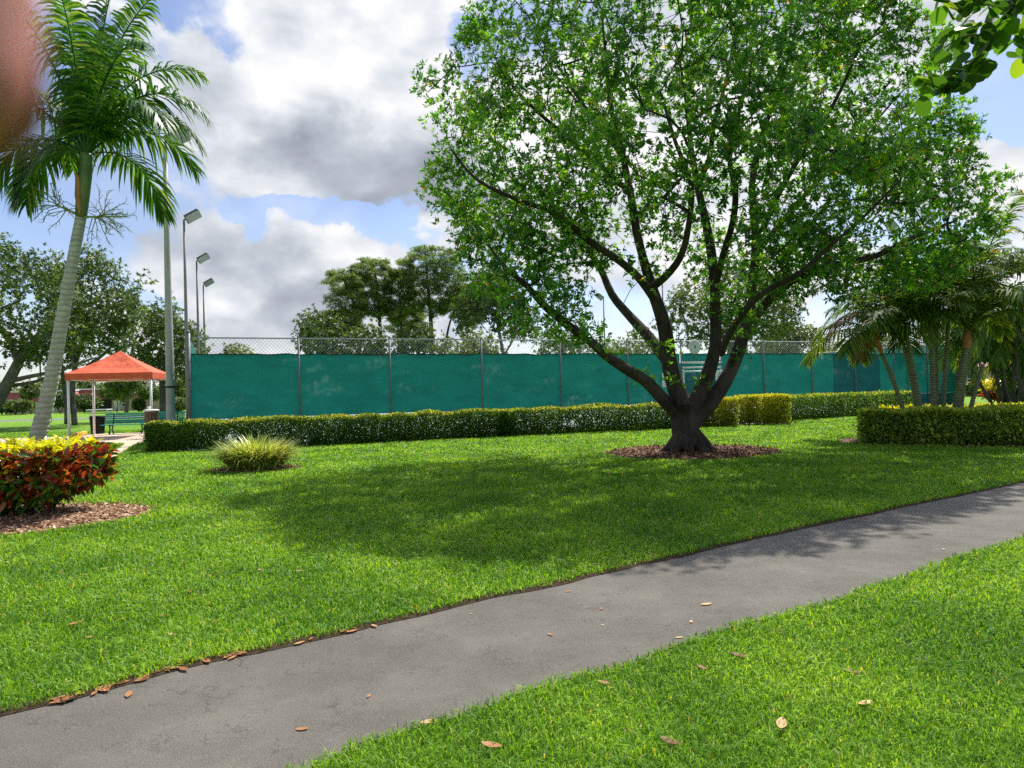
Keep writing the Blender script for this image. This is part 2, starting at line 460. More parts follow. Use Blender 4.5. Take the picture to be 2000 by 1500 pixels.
M['path_asphalt'], nt, b = newmat('weathered_asphalt')
w = wpos(nt)
base = ramp(nt, [(.078, .069, .057, .38), (.120, .107, .089, .5), (.185, .167, .140, .64)], noi(nt, w, 1.1, 8, .66))
sp = noi(nt, w, 150, 4, .75)
base = mix(nt, maprange(nt, sp, .36, .66, .0, .75), base, (.33, .31, .285), 'MIX') if False else mix(nt, .55, base, ramp(nt, [(.018, .016, .014, .34), (.088, .081, .069, .45), (.14, .129, .11, .58), (.42, .39, .34, .72)], sp))
def cracks(nt, w, scale, width, dist=.5, rs=2.0):
    mx = nt.nodes.new('ShaderNodeVectorMath'); mx.operation = 'ADD'
    nn = nt.nodes.new('ShaderNodeTexNoise'); nn.inputs['Scale'].default_value = rs; nn.inputs['Detail'].default_value = 6
    nt.links.new(w, nn.inputs['Vector'])
    sc = nt.nodes.new('ShaderNodeVectorMath'); sc.operation = 'SCALE'; sc.inputs['Scale'].default_value = dist
    nt.links.new(nn.outputs['Color'], sc.inputs[0]); nt.links.new(w, mx.inputs[0]); nt.links.new(sc.outputs[0], mx.inputs[1])
    v = nt.nodes.new('ShaderNodeTexVoronoi'); v.feature = 'DISTANCE_TO_EDGE'; v.inputs['Scale'].default_value = scale
    nt.links.new(mx.outputs[0], v.inputs['Vector'])
    return maprange(nt, v.outputs['Distance'], 0, width, 1, 0)
c1 = math_(nt, 'MULTIPLY', cracks(nt, w, 9, .03, .25, 9), maprange(nt, noi(nt, w, 4, 5, .7), .47, .62))
c2 = math_(nt, 'MULTIPLY', cracks(nt, w, .42, .0022, .35, 3.5), maprange(nt, noi(nt, w, .9, 2), .56, .62, 0, .8))
cc = math_(nt, 'MAXIMUM', math_(nt, 'MULTIPLY', c1, .55), c2)
base = mix(nt, cc, base, (.045, .04, .034))
pit = maprange(nt, noi(nt, w, 75, 2, .5), .27, .34, 1, 0)
base = mix(nt, math_(nt, 'MULTIPLY', pit, .7), base, (.06, .054, .048))
nt.links.new(base, b.inputs['Base Color']); b.inputs['Roughness'].default_value = .85; b.inputs['Specular IOR Level'].default_value = .35
bump(nt, b, math_(nt, 'SUBTRACT', sp, math_(nt, 'MULTIPLY', cc, 1.2)), .7, .006)

M['ground'], nt, b = newmat('ground')
w = wpos(nt)
g1 = ramp(nt, [(.065, .16, .012, .3), (.13, .28, .02, .5), (.22, .39, .03, .72)], noi(nt, w, 30, 6, .75))
g1 = mix(nt, maprange(nt, noi(nt, w, .12, 3), .35, .65, 0, .5), g1, (.21, .34, .04))
nt.links.new(g1, b.inputs['Base Color']); b.inputs['Roughness'].default_value = .9; b.inputs['Specular IOR Level'].default_value = .15
bump(nt, b, noi(nt, w, 25, 6, .8), 1.0, .06)
M['soil'] = simple('edge_soil', (.05, .034, .02), .95, var=.5, vscale=40, bmp=.8, bscale=90, spec=.1)
M['mulch'] = leafmat('mulch_chips', [(.05, .02, .012, 0), (.13, .055, .03, .4), (.24, .12, .07, .75), (.42, .28, .18, 1)], .05, .8, spec=.2)
M['mulchbase'] = simple('mulch_base', (.09, .042, .026), .95, var=.5, vscale=50, bmp=1, bscale=80, spec=.1)
M['concrete'] = simple('beige_concrete', (.52, .42, .31), .85, var=.1, vscale=3, bmp=.2, bscale=120)
M['court'] = simple('court_surface', (.25, .31, .29), .8, var=.05, vscale=1)
M['road'] = simple('road_asphalt', (.16, .155, .15), .85, var=.1, vscale=1)
M['galv'] = simple('galvanised_steel', (.34, .36, .36), .5, .55, var=.15, vscale=4)
M['galvd'] = simple('weathered_post_steel', (.15, .165, .165), .55, .3, var=.2, vscale=4)
M['polegrey'] = simple('light_pole_concrete', (.36, .34, .32), .65, .1, var=.1, vscale=2)
M['poledark'] = simple('light_pole_steel', (.22, .19, .18), .6, .2, var=.1, vscale=2)
M['fixture'] = simple('fixture_metal', (.12, .12, .12), .5, .4)
M['lens'] = simple('lamp_lens', (.30, .32, .32), .25, 0, spec=.8)
M['white'] = simple('white_paint', (.8, .78, .76), .4, var=.03)
M['canvas'], nt, b = newmat('orange_canvas')
f = noi(nt, wpos(nt), 2.5, 5)
cv = ramp(nt, [(.62, .095, .04, .3), (.74, .14, .055, .7)], f)
nt.links.new(cv, b.inputs['Base Color']); b.inputs['Roughness'].default_value = .8
bump(nt, b, noi(nt, wpos(nt, (1, 1, .5)), 2.6, 5), .9, .10)
tr = nt.nodes.new('ShaderNodeBsdfTranslucent'); nt.links.new(cv, tr.inputs[0])
ms = nt.nodes.new('ShaderNodeMixShader'); ms.inputs[0].default_value = .12
nt.links.new(b.outputs[0], ms.inputs[1]); nt.links.new(tr.outputs[0], ms.inputs[2]); nt.links.new(ms.outputs[0], nt.nodes['Material Output'].inputs[0])
M['benchgreen'] = simple('bench_green', (.02, .30, .26), .35, var=.1)
M['benchdark'] = simple('bench_leg_iron', (.012, .03, .03), .5, .3)
M['black'] = simple('black_plastic', (.008, .008, .009), .6, spec=.2)
M['yellow'] = simple('yellow_kerb_paint', (.62, .42, .05), .6, var=.2, vscale=8)
M['brown'] = simple('brown_wood', (.16, .08, .045), .7, var=.2, vscale=14)
M['hem'] = simple('dark_hem', (.01, .025, .025), .8)
def screen_mat(name, c, tr_):
    m, nt, b = newmat(name); w = wpos(nt)
    f = noi(nt, wpos(nt, (1, 1, 2.2)), 1.1, 5, .6)
    hi = tuple(min(1, x * 1.25) for x in c)
    cc = ramp(nt, [(*tuple(x * .86 for x in c), .3), (*hi, .75)], f)
    streak = math_(nt, 'MULTIPLY', maprange(nt, noi(nt, wpos(nt, (.35, .35, .9)), 1.5, 3), .54, .66, 0, 1), maprange(nt, noi(nt, wpos(nt, (1, 1, .8)), 4.5, 5, .7), .42, .75, 0, .75))
    cc = mix(nt, streak, cc, (c[0] + .16, min(1, c[1] * 1.7 + .05), min(1, c[2] * 1.7 + .06)))
    line = maprange(nt, noi(nt, wpos(nt, (.02, .02, 14)), 6, 2), .62, .7, 0, .22)
    cc = mix(nt, line, cc, hi)
    nt.links.new(cc, b.inputs['Base Color']); b.inputs['Roughness'].default_value = .75; b.inputs['Specular IOR Level'].default_value = .25
    bump(nt, b, noi(nt, wpos(nt, (1, 1, .45)), 2.6, 5), .8, .08)
    t = nt.nodes.new('ShaderNodeBsdfTranslucent'); nt.links.new(cc, t.inputs[0])
    ms = nt.nodes.new('ShaderNodeMixShader'); ms.inputs[0].default_value = tr_
    nt.links.new(b.outputs[0], ms.inputs[1]); nt.links.new(t.outputs[0], ms.inputs[2]); nt.links.new(ms.outputs[0], nt.nodes['Material Output'].inputs[0])
    return m
M['screen'] = screen_mat('teal_windscreen', (.010, .165, .136), .28)
M['screen2'] = screen_mat('dark_teal_windscreen', (.010, .095, .10), .2)
M['wallcream'] = simple('cream_stucco', (.56, .42, .27), .9, var=.05, bmp=.2)
M['wallpink'] = simple('pink_stucco', (.62, .42, .32), .9, var=.05, bmp=.2)
M['roofred'] = simple('red_metal_roof', (.30, .062, .055), .6, var=.12, vscale=1)
M['roofgrey'] = simple('grey_shingle', (.36, .37, .38), .8, var=.1, vscale=3)
M['roofwhite'] = simple('white_roof_edge', (.78, .76, .72), .7, var=.03)
M['glass'] = simple('dark_window_glass', (.03, .045, .05), .12, spec=.9)
M['dark'] = simple('dark_doorway', (.02, .017, .015), .8)
M['deadleaf'] = leafmat('dead_leaf', [(.16, .05, .02, 0), (.35, .14, .05, .4), (.55, .29, .12, .75), (.62, .42, .2, 1)], .25, .6, tint=(1.2, 1, .7))
M['sign'] = simple('white_sign_board', (.75, .77, .76), .5, var=.03)
M['crownshaft'] = simple('green_crownshaft', (.09, .15, .035), .45, var=.3, vscale=5)
M['sheath'] = simple('orange_dry_sheath', (.42, .18, .06), .7, var=.25, vscale=8)
M['stalk'] = simple('flower_stalk', (.22, .27, .08), .7, var=.25)
def trunk_rings(name, c1, c2, dark, per=11):
    m, nt, b = newmat(name); w = wpos(nt)
    f = ramp(nt, [(*c1, .35), (*c2, .7)], noi(nt, w, 7, 6, .65))
    wv = nt.nodes.new('ShaderNodeTexWave'); wv.bands_direction = 'Z'; wv.inputs['Scale'].default_value = per / 3.1; wv.inputs['Distortion'].default_value = 3.2
    wv.inputs['Detail'].default_value = 3; wv.inputs['Detail Scale'].default_value = 2.5
    nt.links.new(w, wv.inputs['Vector'])
    c = mix(nt, maprange(nt, wv.outputs['Fac'], .12, .3, .6, 0), f, dark)
    c = mix(nt, maprange(nt, noi(nt, w, 16, 5, .7), .62, .7, 0, .6), c, tuple(x * .35 for x in c1))
    nt.links.new(c, b.inputs['Base Color']); b.inputs['Roughness'].default_value = .9
    bump(nt, b, wv.outputs['Fac'], .35, .02); return m
M['palmtrunk'] = trunk_rings('palm_trunk', (.36, .34, .31), (.52, .50, .46), (.24, .22, .19))
M['arecatrunk'] = trunk_rings('areca_trunk', (.085, .10, .04), (.17, .18, .09), (.36, .34, .23), 14)

# ------------------------------------------------------------------ fence line frame
FC = Vector((-10.56, 21.8, 0)); FU = Vector((math.sin(R(66)), math.cos(R(66)), 0)); FV = Vector((-FU.y, FU.x, 0))
def fs(px):
    r = ray(px, 760); return (r.x * FC.y - FC.x) / (FU.x - FU.y * r.x)
def FP(s, z, off=0, v=0): return FC + FU * s + FV * (off + v) + Vector((0, 0, z))

# ------------------------------------------------------------------ ground sheets
def sheet(name, poly, z, mat, kind='structure', thick=0):
    mb = MB(); n = len(poly)
    mb.add([(p[0], p[1], z) for p in poly], [tuple(range(n))])
    if thick:
        mb.add([(p[0], p[1], z - thick) for p in poly] + [(p[0], p[1], z) for p in poly], [(i, (i + 1) % n, n + (i + 1) % n, n + i) for i in range(n)])
    o = mb.build(name, mat); return tag(o, kind=kind)
gnd = sheet('ground', [(-1500, -300), (1500, -300), (1500, 2600), (-1500, 2600)], 0, M['ground'])
up_px = [(0, 1400), (120, 1370), (240, 1336), (440, 1288), (700, 1232), (910, 1180), (1100, 1140), (1200, 1116), (1500, 1048), (1720, 1000), (2000, 942)]
lo_px = [(600, 1500), (700, 1464), (830, 1420), (1100, 1330), (1200, 1304), (1400, 1236), (1600, 1184), (1800, 1116), (2000, 1052)]
U_ = [G(*p).xy for p in up_px]; Lw = [G(*p).xy for p in lo_px]
U_ = [Vector((-12.5, -5.2)), Vector((-8.5, -1.6)), Vector((-5, 1.35))] + U_ + [Vector((11, 12.2)), Vector((18, 15.8)), Vector((30, 20.5))]
Lw = [Vector((-11, -6.5)), Vector((-7, -2.9)), Vector((-3.5, .55))] + Lw + [Vector((7.5, 8.2)), Vector((11.9, 10.9)), Vector((18.6, 14.2)), Vector((30.5, 18.9))]
def wavy(pts, amp=.02, sub=10):
    out = []
    P3 = [Vector((p[0], p[1], 0)) for p in pts]; o, _ = smooth_line(P3, [1] * len(P3), sub)
    for p in o: out.append((p.x + amp * noise.noise(p * 2.3) * 2, p.y + amp * noise.noise(p * 2.3 + Vector((9, 9, 9))) * 2))
    return out
UE = wavy(U_); LE = wavy(Lw)
PATH = UE + LE[::-1]
sheet('asphalt_path', PATH, .006, M['path_asphalt'])
def band(line, w0, w1, z, name, mat, h=0):
    mb = MB(); L = []; n = len(line)
    for i, p in enumerate(line):
        a = Vector(line[max(0, i - 1)]); b_ = Vector(line[min(n - 1, i + 1)]); t = (b_ - a).normalized(); nn = Vector((-t.y, t.x))
        ww = w0 * (1 + .35 * noise.noise(Vector((p[0] * 4, p[1] * 4, 0)))); q = Vector(p)
        L.append((q - nn * ww, q + nn * w1))
    for i in range(n - 1): mb.quad((*L[i][0], z), (*L[i + 1][0], z), (*L[i + 1][1], z + h), (*L[i][1], z + h))
    o = mb.build(name, mat); return o
tag(band(UE, .03, .06, .010, 'soil', M['soil'], .012), kind='structure')
# beige slab under the canopy and the narrow walk beside the hedge
slab = [G(x, y).xy for x, y in [(0, 857.5), (70, 855.5), (140, 854), (150, 849), (262, 846), (291, 845), (297, 861), (258, 873), (228, 895)]] + [Vector((-9.0, 14.2)), Vector((-9.6, 13.0)), Vector((-18, 15)), Vector((-19, 16.2)), Vector((-10.6, 14.8))] + [G(x, y).xy for x, y in [(216, 886), (243, 869), (180, 866), (100, 867), (0, 869)]] + [Vector((-30, 26)), Vector((-30, 30))]
slab = [(p[0], p[1]) for p in slab]
sheet('sidewalk', slab, .02, M['concrete'], thick=.03)
court = [FP(0.0, 0, .6), FP(39.5, 0, .6), FP(39.5, 0, 37), FP(0, 0, 37)]
sheet('tennis_court', [(p.x, p.y) for p in court], .008, M['court'])
apron = [FP(-.2, 0, -1.6), FP(19, 0, -1.6), FP(19, 0, -5.6), FP(21.3, 0, -5.6), FP(21.3, 0, -1.6), FP(38, 0, -1.6), FP(39.5, 0, .6), FP(-.2, 0, .6)]
sheet('court_walkway', [(p.x, p.y) for p in apron], .004, M['court'])
sheet('road', [(-160, 56), (-20, 59), (-12, 60), (-12, 64.5), (-160, 62)], .006, M['road'])
sheet('driveway', [(-60, 50.5), (-44.5, 52.5), (-45.5, 55.8), (-60, 54.8)], .01, simple('pale_driveway', (.62, .68, .7), .4))

# ------------------------------------------------------------------ mulch beds
def ell(cx, cy, rx, ry, rot, n=60, wob=.08):
    out = []
    for i in range(n):
        t = 2 * math.pi * i / n; k = 1 + wob * noise.noise(Vector((math.cos(t) * 2 + cx, math.sin(t) * 2 + cy, 3)))
        x = math.cos(t) * rx * k; y = math.sin(t) * ry * k
        out.append((cx + x * math.cos(rot) - y * math.sin(rot), cy + x * math.sin(rot) + y * math.cos(rot)))
    return out
BEDS = []
M['mulchtan'] = leafmat('tan_mulch_chips', [(.14, .07, .04, 0), (.30, .17, .10, .4), (.5, .33, .21, .75), (.68, .52, .38, 1)], .05, .8, spec=.2)
def mulch(cx, cy, rx, ry, rot, n, L, label, mt='mulch'):
    poly = ell(cx, cy, rx, ry, rot); BEDS.append(poly)
    ring2 = [((p[0] - cx) * .55 + cx, (p[1] - cy) * .55 + cy) for p in poly]
    mb = MB(); k = len(poly)
    mb.add([(x, y, .006) for x, y in poly] + [(x, y, .05) for x, y in ring2] + [(cx, cy, .06)],
           [(i, (i + 1) % k, k + (i + 1) % k, k + i) for i in range(k)] + [(k + i, k + (i + 1) % k, 2 * k) for i in range(k)], .3)
    xy = rng.uniform(-1, 1, (n * 2, 2)) * max(rx, ry) * 1.1 + [cx, cy]
    xy = xy[inpoly(xy[:, 0], xy[:, 1], poly)]
    sc = xy[:int(len(xy))]
    rr = np.hypot((sc[:, 0] - cx) / rx, (sc[:, 1] - cy) / ry)
    z = .055 * np.clip(1.25 - rr, 0, 1) + rng.uniform(.004, .03, len(sc))
    C = np.column_stack([sc, z]); D = rand_dirs(len(C)); D[:, 2] *= .3
    U = rand_dirs(len(C)) * .5 + [0, 0, 1]
    V, Q, T, r = leaves(C, D, rng.uniform(.5, 1.3, len(C)) * L, rng.uniform(.25, .5, len(C)) * L, rng.uniform(0, 1, len(C)), fold=.05, U=U)
    nv = len(mb.v); F3 = np.array([f for f in mb.f if len(f) == 3]); F4 = np.array([f for f in mb.f if len(f) == 4])
    V = np.concatenate([np.array(mb.v), V]); T = np.concatenate([F3, T + nv])
    o = link('mulch', npmesh('mulch', V, F4, T, np.concatenate([mb.a, r])), M[mt]); tag(o, label, kind='stuff')
mulch(4.15, 15.65, 2.05, 1.75, 0, 9000, .10, 'brown mulch ring under the big tree')
mulch(-7.4, 9.0, 2.35, 1.35, .12, 9000, .08, 'tan mulch under the red and yellow croton', 'mulchtan')
mulch(-5.6, 14.45, 1.0, .65, 0, 2500, .08, 'mulch around the variegated clump', 'mulchtan')
mulch(12.2, 16.2, 4.1, 1.9, -.35, 4000, .09, 'dark mulch under the clipped hedge by the palms')

# ------------------------------------------------------------------ grass blades
def lawn():
    n = 860000
    g = rng
    # distance sampling: density falls, blades widen
    u = g.uniform(0, 1, n); d0, d1 = 1.3, 34.0; e = .45
    d = (d0 ** e + u * (d1 ** e - d0 ** e)) ** (1 / e)
    x = g.uniform(-1.0, 1.0, n) * (d * .84 + 1.1) + .5
    keep = ~inpoly(x, d, PATH)
    keep &= ~inpoly(x, d, slab)
    for bd in BEDS:
        bb = np.array(bd)
        keep &= ~inpoly(x, d, [tuple((p - bb.mean(0)) * .985 + bb.mean(0)) for p in bb])
    rel = np.stack([x - FC.x, d - FC.y], 1); v = rel @ np.array(FV.xy)
    s_ = rel @ np.array(FU.xy)
    keep &= ~((v > -2.3) & (s_ > -.5) & (s_ < 40))
    keep &= ~((v > -5.6) & (s_ > 19) & (s_ < 21.3))
    x = x[keep]; d = d[keep]; n = len(x)
    k = (d / 3.0)
    h = g.uniform(.022, .062, n) * (1 + .18 * np.minimum(k, 8)) * .9
    w = .0048 * k ** .85 * g.uniform(.7, 1.35, n)
    nz = np.array([noise.noise(Vector((a * 1.6, b_ * 1.6, 0))) for a, b_ in zip(x[::1], d[::1])])
    h *= (1 + .3 * nz)
    az = g.uniform(0, 2 * np.pi, n); lean = g.uniform(.25, 1.25, n)
    hd = np.stack([np.cos(az), np.sin(az), np.zeros(n)], 1)
    tw = az + np.pi / 2 + g.normal(size=n) * .6; S = np.stack([np.cos(tw), np.sin(tw), g.normal(size=n) * .25], 1)
    B = np.stack([x, d, np.full(n, -.002) + g.uniform(0, .015, n)], 1)
    up = np.array([0, 0, 1.0]); H = h[:, None]; Wd = w[:, None] * .5
    m = B + hd * H * lean[:, None] * .35 + up * H * .62
    t = B + hd * H * lean[:, None] * 1.0 + up * H * (1.02 - .42 * lean[:, None] * .8)
    V = np.stack([B - S * Wd * .8, B + S * Wd * .8, m - S * Wd, m + S * Wd, t], 1).reshape(-1, 3)
    b_ = np.arange(n)[:, None] * 5
    rnd = np.clip(g.beta(2.2, 2.4, n) + .10 * nz, 0, .93); dead = g.uniform(0, 1, n) < .022; rnd[dead] = g.uniform(.95, 1, dead.sum())
    o = link('grass', npmesh('grass', V, b_ + [0, 1, 3, 2], b_ + [2, 3, 4], np.repeat(rnd, 5)), M['grassb'])
    tag(o, 'bright green lawn grass on both sides of the asphalt path', kind='stuff')
lawn()

# ------------------------------------------------------------------ hedges
def hedge_fill(boxpts, h0, h1, n, g, bulge=.08, gap=.0, skin=.65):
    """boxpts: centreline points with half widths -> leaf positions in a clipped hedge"""
    cl = [Vector((p[0], p[1], 0)) for p, _ in boxpts]; hw = [w_ for _, w_ in boxpts]
    seg = [0]
    for i in range(1, len(cl)): seg.append(seg[-1] + (cl[i] - cl[i - 1]).length)
    tot = seg[-1]; S = g.uniform(0, tot, n); V = g.uniform(-1, 1, n); Z = g.uniform(0, 1, n)
    side = g.uniform(0, 1, n)
    f = side < skin * .45; V[f] = np.sign(V[f]) * (1 - np.abs(g.normal(0, .10, f.sum())))
    f = (side > skin * .45) & (side < skin * .85); Z[f] = 1 - np.abs(g.normal(0, .07, f.sum()))
    f = (side > skin * .85) & (side < skin); S[f] = np.where(S[f] > tot / 2, tot - np.abs(g.normal(0, .12, f.sum())), np.abs(g.normal(0, .12, f.sum())))
    S = np.clip(S, 0, tot)
    out = []; nrm = []
    idx = np.clip(np.searchsorted(seg, S, 'right') - 1, 0, len(cl) - 2)
    A = np.array([tuple(c) for c in cl]); sg = np.array(seg); hwA = np.array(hw)
    t = (S - sg[idx]) / (sg[idx + 1] - sg[idx]); pos = A[idx] * (1 - t)[:, None] + A[idx + 1] * t[:, None]
    dr = unit(A[idx + 1] - A[idx]); nn = np.stack([-dr[:, 1], dr[:, 0], 0 * dr[:, 0]], 1); w_ = hwA[idx] * (1 - t) + hwA[idx + 1] * t
    prof = 1 - .22 * np.clip((.35 - Z) / .35, 0, 1)
    nz = np.array([noise.noise(Vector((a * 1.3, z * 2.2, v * .6))) for a, z, v in zip(S, Z, V)])
    pos = pos + nn * (V * w_ * prof * (1 + bulge * nz))[:, None]; pos[:, 2] = h0 + (h1 - h0) * Z * (1 + .04 * nz)
    keep = np.ones(n, bool)
    if gap > 0:
        nz2 = np.array([noise.noise(Vector((a * .9 + 7, z * 1.2, 5.0))) for a, z in zip(S, Z)])
        keep = (nz2 + (Z - .3) * .45 > -gap) | (g.uniform(0, 1, n) < .12)
    outn = nn * V[:, None] + np.array([0, 0, 1.0]) * (Z ** 3)[:, None]
    return pos[keep], unit(outn[keep] + g.normal(size=(keep.sum(), 3)) * .55), Z[keep], S[keep]
def stems(boxpts, n, h, g, mb):
    for _ in range(n):
        i = g.integers(0, len(boxpts) - 1); t = g.uniform(0, 1); a = Vector((*boxpts[i][0], 0)); b_ = Vector((*boxpts[i + 1][0], 0)); w_ = boxpts[i][1]
        dr = (b_ - a).normalized(); nn = Vector((-dr.y, dr.x, 0)); p = a.lerp(b_, t) + nn * float(g.uniform(-.5, .5)) * w_
        for q in range(3):
            v = Vector((g.normal() * .25, g.normal() * .25, 1)).normalized()
            p1 = p + v * h * .4 ; p2 = p1 + (v + Vector(g.normal(size=3)) * .35) * h * .38; p3 = p2 + Vector((g.normal() * .3, g.normal() * .3, .5)) * h * .2
            mb.tube([p, p1, p2, p3], [.014, .011, .008, .004], 4, caps=False)
def hedge(name, label, cat, pts, h1, n, L, W, mat, rmap, g, gap=0, bulge=.08, h0=.06, nst=30, group=None, kind=4, skin=.65, sc=1, lumps=0):
    e = empty(name, (pts[0][0][0], pts[0][0][1], 0), label, cat, group)
    p, A, Z, S = hedge_fill(pts, h0, h1, n, g, bulge, gap, skin)
    if lumps:
        sh = np.abs(np.sin(S * 2.3 + 1.5 * np.sin(S * .9)))**.6; nz = np.array([noise.noise(Vector((q[0] * .8, q[1] * .8, 4))) for q in p]); p[:, 2] *= 1 - lumps * (1 - sh) * 1.5 + lumps * 1.3 * nz
    r = rmap(Z, S, g, len(p))
    D = unit(A + g.normal(size=p.shape) * .6); U = unit(A + np.array([0, 0, .8]) + g.normal(size=p.shape) * .3)
    leaf_obj('foliage', mat, e, p, D, L * g.uniform(.6, 1.2, len(p)), W * g.uniform(.7, 1.2, len(p)), r, kind=kind, U=U, fold=.2)
    mb = MB(); stems(pts, nst, h1 * .9, g, mb); mb.build('stem', M['barkg'], e, True)['kind'] = 'stuff'
    return e
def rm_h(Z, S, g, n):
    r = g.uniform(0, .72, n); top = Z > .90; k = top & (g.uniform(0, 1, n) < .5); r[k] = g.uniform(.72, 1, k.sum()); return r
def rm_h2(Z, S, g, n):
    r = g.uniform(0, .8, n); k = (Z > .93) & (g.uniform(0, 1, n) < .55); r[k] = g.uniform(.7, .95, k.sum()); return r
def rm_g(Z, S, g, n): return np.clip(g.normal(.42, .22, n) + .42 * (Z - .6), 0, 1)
g1 = np.random.default_rng(3)
def hp(px, py): q = G(px, py); return (q.x, q.y)
off = Vector((-FU.y, FU.x)) * .5
def hl(pxs, w_): return [((Vector(hp(*p)) + off)[:], w_) for p in pxs]
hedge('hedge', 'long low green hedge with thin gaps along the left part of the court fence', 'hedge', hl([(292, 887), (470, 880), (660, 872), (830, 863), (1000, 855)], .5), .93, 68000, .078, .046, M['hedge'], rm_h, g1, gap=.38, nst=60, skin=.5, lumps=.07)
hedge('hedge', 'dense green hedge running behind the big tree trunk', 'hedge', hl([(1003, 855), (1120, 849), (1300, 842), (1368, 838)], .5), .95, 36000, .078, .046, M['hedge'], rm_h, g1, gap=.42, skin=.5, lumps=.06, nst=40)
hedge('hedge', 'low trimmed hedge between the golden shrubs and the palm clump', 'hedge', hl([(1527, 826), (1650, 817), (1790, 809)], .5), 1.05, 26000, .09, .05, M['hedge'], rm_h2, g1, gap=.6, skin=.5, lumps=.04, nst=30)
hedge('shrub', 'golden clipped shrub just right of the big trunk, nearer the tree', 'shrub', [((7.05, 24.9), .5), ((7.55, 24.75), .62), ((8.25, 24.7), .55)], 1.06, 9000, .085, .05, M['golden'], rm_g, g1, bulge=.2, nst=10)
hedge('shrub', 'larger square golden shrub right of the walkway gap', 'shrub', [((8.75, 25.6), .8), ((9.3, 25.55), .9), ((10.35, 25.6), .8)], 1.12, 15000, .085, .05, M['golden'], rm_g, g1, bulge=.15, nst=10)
def rm_p(Z, S, g, n):
    r = np.clip(g.normal(.4, .22, n), 0, .8); k = g.uniform(0, 1, n) < .12; r[k] = g.uniform(.72, .86, k.sum()); k = (Z > .9) & (g.uniform(0, 1, n) < .6); r[k] = g.uniform(.55, .86, k.sum()); return r
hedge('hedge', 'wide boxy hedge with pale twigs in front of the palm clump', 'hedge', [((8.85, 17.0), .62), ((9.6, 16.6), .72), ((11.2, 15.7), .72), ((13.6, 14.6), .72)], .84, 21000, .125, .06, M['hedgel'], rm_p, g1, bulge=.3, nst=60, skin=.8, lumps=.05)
hedge('hedge', 'yellow topped croton row behind the boxy hedge at the palm bases', 'hedge', [((10.6, 19.2), .35), ((12.0, 18.9), .4), ((14.5, 18.4), .4)], .80, 1500, .14, .055, M['croton'], lambda Z, S, g, n: np.where(Z > .7, g.uniform(.74, 1, n), g.uniform(.5, .8, n)), g1, nst=8)

# croton in the left foreground
e = empty('croton_bush', (-7.3, 9.5, 0), 'large croton bush with red, green and yellow leaves at the left edge', 'bush')
g2 = np.random.default_rng(8)
cpts = [((-10.2, 9.5), .8), ((-8.0, 9.45), .95), ((-6.5, 9.35), .8), ((-5.95, 9.3), .55)]
def crot(n, h0, h1, g, taper=True):
    p, A, Z, S = hedge_fill(cpts, h0, h1, n, g, .15, 0, .8)
    if taper:  # narrows to its stems
        k = .45 + .55 * np.clip((p[:, 2] - .1) / .42, 0, 1) ** .8
        c = np.array([-7.6, 9.4]); p[:, 0] = np.where(p[:, 0] > c[0], c[0] + (p[:, 0] - c[0]) * k, p[:, 0]); p[:, 1] = c[1] + (p[:, 1] - c[1]) * k
    return p, A, Z
p, A, Z = crot(5200, .16, .93, g2)
A = unit(A + [0, 0, .35])
b_, D, LL, WW, r, Aa = rosettes(p, A, 2, .15, .062, g2, .7)
rr = g2.uniform(0, .5, len(r)); Zr = np.repeat(Z, 2); k = g2.uniform(0, 1, len(r)); rr = np.where(k < .30 + .3 * (Zr < .5), g2.uniform(.53, .70, len(r)), rr); rr = np.where(k > .94, g2.uniform(.72, .85, len(r)), rr)
leaf_obj('foliage', M['croton'], e, b_, D, LL, WW, rr, kind=6, U=Aa, fold=.18, droop=.12)
# yellow new growth on top
n = 900; tx = g2.uniform(-10.0, -6.15, n); ty = 9.35 + g2.uniform(-.8, .75, n) * np.where(tx > -6.6, .6, 1); tz = .95 + g2.uniform(-.09, .07, n)
b_, D, LL, WW, r, Aa = rosettes(np.column_stack([tx, ty, tz]), np.tile([0, 0, 1.0], (n, 1)) + g2.normal(size=(n, 3)) * .2, 6, .18, .065, g2, .8)
leaf_obj('new_growth', M['croton'], e, b_, D, LL, WW, g2.uniform(.72, .95, len(r)), kind=6, U=Aa, fold=.18, droop=.1)['label'] = 'yellow new leaves along the flat top'
mb = MB()
for i in range(46):
    x = g2.uniform(-9, -6.6); p0 = Vector((x, 9.4 + g2.normal() * .15, 0)); v = Vector((g2.normal() * .4, g2.normal() * .35, 1))
    mb.tube([p0, p0 + v * .3, p0 + v * .55 + Vector(g2.normal(size=3)) * .06, p0 + v * .85], [.02, .016, .011, .006], 5, caps=False)
mb.build('stem', M['bark'], e, True)['kind'] = 'stuff'

